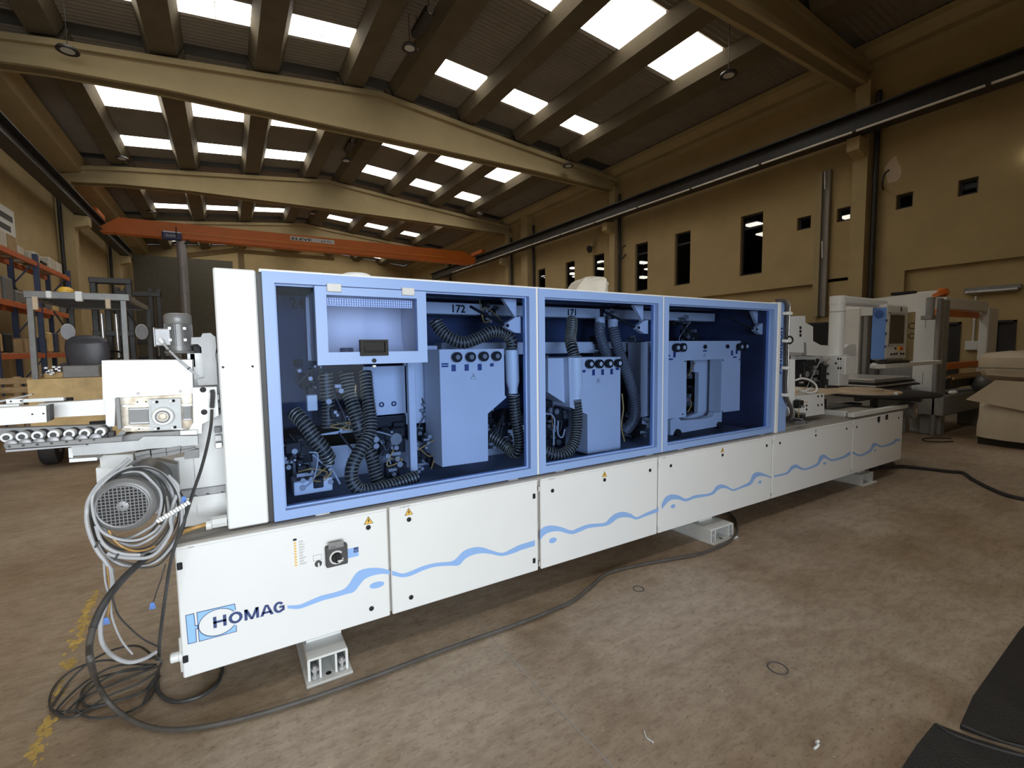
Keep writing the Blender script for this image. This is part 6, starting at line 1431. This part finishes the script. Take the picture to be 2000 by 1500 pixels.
leg(ga, 10.64, 10.80, 4.30, 4.38, 0, 2.13, 'alu', 'guide_column', .01); leg(ga, 10.7, 10.76, 4.12, 4.18, 0, 2.15, 'darkgrey', 'guide_column', .01)
G().bev(10.7, 12.2, 3.6, 4.4, .55, .75, .01).build('press_table', 'darkgrey', ga)
G().bev(10.75, 10.8, 3.6, 4.4, .75, 1.15, .01).build('press_front', 'midgrey', ga)
for k in range(4): G().bev(10.9 + k * .3, 11.0 + k * .3, 3.6, 4.4, .75, .80 + .03 * k, .005).build('slat', 'zinc' if k % 2 else 'black', ga)
G().torus((10.62, 3.60, 1.9), (1, .3, 0), .05, .008, 16, 6).build('wire_loop', 'black', ga); G().torus((10.62, 3.60, 1.72), (1, .3, 0), .045, .008, 16, 6).build('wire_loop', 'black', ga)
G().bev(10.58, 10.62, 3.29, 3.53, .0, .03, .005).build('foot_plate', 'offwhite', ga)
gb2 = thing('pallet_portal', (12.0, 2.9, 0), 'second grey portal frame with orange crossbars behind the wrapped machine', 'machine')
za = [(10.055,3.1,2.345),(10.501,3.1,2.321),(13.177,3.1,2.281),(13.716,3.1,-.353)]
xa = (10.245,3.1,1.329)[0]; xb = (10.677,3.1,1.32)[0]
leg(gb2, xa, xa + .16, 3.10, 3.16, .0, 2.34, 'alu'); leg(gb2, xa + .16, xa + .42, 3.10, 3.16, .0, 2.32, 'midgrey')
xr_ = (12.67,3.1,1.771)[0]; xr2 = (13.217,3.1,1.774)[0]
leg(gb2, xr_, xr2, 3.10, 3.24, .0, 2.26, 'offwhite')
zt2 = (11.72,3.1,2.372)[2]; zb2 = (11.755,3.1,2.178)[2]
G().bev(xa + .3, xr_, 3.12, 3.24, zb2, zt2, .01).build('cross_beam', 'offwhite', gb2)
G().bev(xa + .3, xr_, 3.24, 3.28, zb2 - .12, zb2, .01).build('orange_bar', 'orange', gb2); G().bev(xa + .45, xr_ - .05, 3.1, 3.2, 1.12, 1.24, .01).build('orange_bar', 'orange', gb2)
G().bev(xa + .4, xr_, 3.05, 3.25, .80, .95, .01).build('bed', 'dark_steel', gb2)
for k in range(5): G().bev(xa + .45, xr_ - .1, 3.0 + .05 * k, 3.04 + .05 * k, .95 + .02 * (k % 2), 1.0 + .02 * (k % 2), .005).build('timber', 'wood', gb2)
G().bev(xa, xr_ - .2, 3.0, 3.4, .35, .70, .02).build('base_box', 'midgrey', gb2); G().bev(xa + .1, xa + .3, 3.05, 3.35, 0, .35, .02).build('base_leg', 'midgrey', gb2); G().bev(xr_ - .5, xr_ - .3, 3.05, 3.35, 0, .35, .02).build('base_leg', 'midgrey', gb2)
G().bev(xa + .85, xa + 1.05, 3.3, 3.4, 1.24, zb2, .01).build('black_column', 'black', gb2)
G().sphere((xa + 1.6, 2.95, .85), .15, 14, 8, (1, 1, 1.1)).build('drive_housing', 'alu', gb2, smooth=True)
G().cyl((xa - .12, 3.2, 2.05), (xa - .12, 3.2, 2.35), .06, 12).bev(xa - .2, xa, 3.15, 3.3, 1.98, 2.05, .01).build('side_motor', 'midgrey', gb2)
oc = thing('orange_cable_coil', (xa + .35, 3.25, 2.34), 'coil of orange cable lying on top of the second portal frame', 'cable')
for k in range(4): G().torus((xa + .42 + .03 * k, 3.26, 2.40 + .02 * k), (.3 * k, .5, 1), .12 - .01 * k, .018, 22, 6).build('cable_turn', 'orange', oc, smooth=True)
bx = thing('wall_switch_box', (XR + .1, 3.7, 1.5), 'small pale switch box with a riser on the wall between the black doors', 'box')
G().bev(XR + .04, XR + .12, 3.58, 3.80, 1.42, 1.62, .01).build('box_housing', 'offwhite', bx); G().cyl((XR + .09, 3.68, 1.62), (XR + .09, 3.68, 2.60), .02, 8).build('conduit', 'offwhite', bx)
# low grey machine end between table and gantry
lg = thing('panel_stack', (9.4, 3.9, 0), 'low stack of dark panels and laths behind the round table', 'panels')
for k in range(5): G().bev(8.8 + .03 * k, 10.5 - .05 * k, 3.4 + .02 * k, 4.6, .86 + k * .032, .885 + k * .032, .003).build('panel', ['black', 'zinc', 'black', 'midgrey', 'zinc'][k], lg)
for x in (9.0, 10.3): G().bev(x - .05, x + .05, 3.5, 4.5, 0, .86, .01).build('trestle', 'midgrey', lg)

# machine wrapped in a dust sheet ---------------------------------------------------
wp = thing('sheeted_machine', (10.6, 1.9, 0), 'machine wrapped in a beige dust sheet with tied folds at the right edge', 'covered machine')
def blob(prof, name, m='wrap', j=.02, seed=1):
    """rings of rounded rectangles (z, x0, x1, y0, y1)"""
    rnd = random.Random(seed); R = []; n = 40
    ph = [rnd.uniform(0, 6) for _ in range(4)]
    for (z, x0, x1, y0, y1) in prof:
        cx, cy, hx, hy = (x0 + x1) / 2, (y0 + y1) / 2, (x1 - x0) / 2, (y1 - y0) / 2; r = []
        for k in range(n):
            a = 2 * pi * k / n; c, s = cos(a), sin(a); e = .35
            px = (abs(c) ** e) * (1 if c > 0 else -1); py = (abs(s) ** e) * (1 if s > 0 else -1)
            w_ = j * (sin(5 * a + ph[0] + z * 4) + .6 * sin(11 * a + ph[1] - z * 7) + .4 * sin(17 * a + ph[2]))
            r.append((cx + px * (hx + w_), cy + py * (hy + w_), z + w_ * .5))
        R.append(r)
    return G().rings(R).build(name, m, wp, smooth=True)
wl0 = [(9.9,2.561,.1),(9.9,2.596,1.383),(9.9,2.051,1.425),(9.9,2.518,.71)]
blob([(.12, 9.9, 11.6, 1.0, 2.56), (.3, 9.9, 11.6, 1.0, 2.56), (.62, 9.92, 11.6, 1.0, 2.54), (.72, 9.98, 11.6, 1.0, 2.50)], 'lower_sheet', j=.010, seed=3)
blob([(.66, 9.98, 11.4, 1.2, 2.50), (.82, 10.1, 11.4, 1.3, 2.40), (.98, 10.3, 11.3, 1.4, 2.30), (1.08, 10.25, 11.3, 1.3, 2.36)], 'neck_sheet', j=.014, seed=4)
blob([(1.00, 10.1, 11.5, 1.0, 2.50), (1.08, 9.95, 11.6, .9, 2.56), (1.22, 9.92, 11.6, .9, 2.60), (1.36, 9.93, 11.6, .9, 2.60), (1.42, 10.0, 11.5, 1.0, 2.52), (1.45, 10.3, 11.2, 1.2, 2.3)], 'upper_sheet', j=.012, seed=5)
G().tube([(9.9 - .005, y, 1.20 + .004 * sin(9 * y)) for y in [1.0 + k * .1 for k in range(16)]] , .006, 6).build('tie_rope', 'darkgrey', wp)
G().tube([(x, 2.615, 1.20 + .004 * sin(9 * x)) for x in [9.92 + k * .1 for k in range(16)]] , .006, 6).build('tie_rope', 'darkgrey', wp)
G().prism([(9.86, 2.62, .70), (9.9, 1.75, .55), (9.94, 1.6, 1.0), (9.94, 2.3, 1.02)], 'x', 9.86, 9.89).build('hanging_fold', 'wrap', wp)
G().box(10.05, 11.5, 1.1, 2.5, 0, .12).build('machine_base', 'dark_steel', wp)
lo_ = thing('thin_cable_loop', (10.0, 2.9, 0), 'small black cable loop on the floor left of the wrapped machine', 'cable')
G().tube(spline([(9.9, 2.75, .012), (9.7, 2.85, .012), (9.6, 3.0, .012), (9.8, 3.1, .012), (10.1, 3.0, .012), (10.2, 2.85, .012)], 6), .01, 6).build('cable', 'cabledark', lo_)

# ================================================================== FLOOR ITEMS
def mat_(name, pts, lab):
    g = G().prism([(x, y, 0) for x, y, z in pts], 'z', .001, .02)
    o = g.build(name, 'matblack', None, at=pts[0]); return tag(o, lab, 'mat', 'black rubber mats')
m1 = mat_('rubber_mat', [(2.522,.625,.02),(2.776,.653,.02),(3.633,.69,.02),(4.359,.687,.02),(2.772,.231,.02),(2.654,.361,.02),(2.6,.458,.02),(2.556,.534,.02)], 'black rubber mat nearer the right edge with a raised border')
m2 = mat_('rubber_mat', [(2.072,.666,.02),(2.246,.678,.02),(2.443,.684,.02),(2.48,.575,.02),(2.543,.446,.02),(2.614,.33,.02),(2.222,.168,.02),(1.755,.638,.02)], 'black rubber mat cut off by the bottom right corner')
G().tube(spline([(2.438,.678,.022),(2.428,.623,.022),(2.455,.554,.022),(2.49,.49,.022),(2.54,.419,.022)], 5), .006, 6).build('rolled_edge', 'rubber', m2, smooth=True)
G().tube(spline([(2.52,.62,.022),(2.532,.558,.022),(2.554,.498,.022),(2.599,.431,.022)], 5), .006, 6).build('rolled_edge', 'rubber', m1, smooth=True)
# worn yellow floor line: broken flakes of paint
rnd = random.Random(9); g = G()
A = Vector((-.734,2.434,.0)); B = Vector((-.858,4.294,.0))
A.x -= .0
for k in range(230):
    t0, sg_ = rnd.choice([(.80, .045), (.72, .035), (.80, .05), (.64, .03), (.60, .03), (.52, .02), (.26, .02), (.12, .02), (.05, .02), (.40, .012)])
    c = A.lerp(B, rnd.gauss(t0, sg_)) + Vector((rnd.gauss(0, .014), 0, 0)); r = rnd.uniform(.005, .018); n = 7
    g.prism([(c.x + r * rnd.uniform(.5, 1) * cos(2 * pi * j_ / n), c.y + r * 1.6 * rnd.uniform(.5, 1) * sin(2 * pi * j_ / n), 0) for j_ in range(n)], 'z', .0006, .0010 + k * .000008)
o = g.build('floor_marking', 'yellowline', None, at=A); o['kind'] = 'structure'; o['label'] = 'worn yellow line painted on the floor at the left'
# expansion joint in the concrete
jn = [(1.169,2.756,.001),(1.162,2.185,.001),(1.177,1.8,.001),(1.186,1.534,.001),(1.18,1.27,.001)]
g = G()
g.bar((jn[0][0], jn[0][1], .0012), (jn[-1][0], jn[-1][1] - .4, .0012), .006, .001); g.bar((jn[0][0], jn[0][1], .0012), (jn[0][0] + (jn[0][0] - jn[-1][0]) * 4, jn[0][1] + (jn[0][1] - jn[-1][1]) * 4, .0012), .006, .001)
o = g.build('trim_5', 'greypaint', None); struct(o, 'thin expansion joint across the floor')
for i, (q, r) in enumerate((((2.246,2.146,.002), .035), ((2.254,1.229,.002), .045), ((1.089,1.627,.002), .0))):
    if r: tag(G().torus((q[0], q[1], .002), (0, 0, 1), r, .0028, 28, 5).build('ring_stain', 'darkgrey', None, at=(q[0], q[1], 0)), ['small brown ring mark on the floor near the second foot', 'larger brown ring mark on the open floor'][i], 'mark')
sc1 = [(1.404,1.304,.004),(1.388,1.277,.004),(1.392,1.254,.004),(1.393,1.244,.004)]
tag(G().tube(spline(sc1, 5), .003, 6).build('paper_scrap', 'offwhite', None, at=sc1[0]), 'thin curled white scrap on the floor at the bottom', 'scrap')
sc2 = [(1.908,.889,.004),(1.94,.89,.004),(1.946,.9,.004),(1.962,.899,.004)]
tag(G().tube(spline(sc2, 5), .005, 6).build('paper_scrap', 'offwhite', None, at=sc2[0]), 'small crumpled white scrap on the floor right of the curled one', 'scrap')
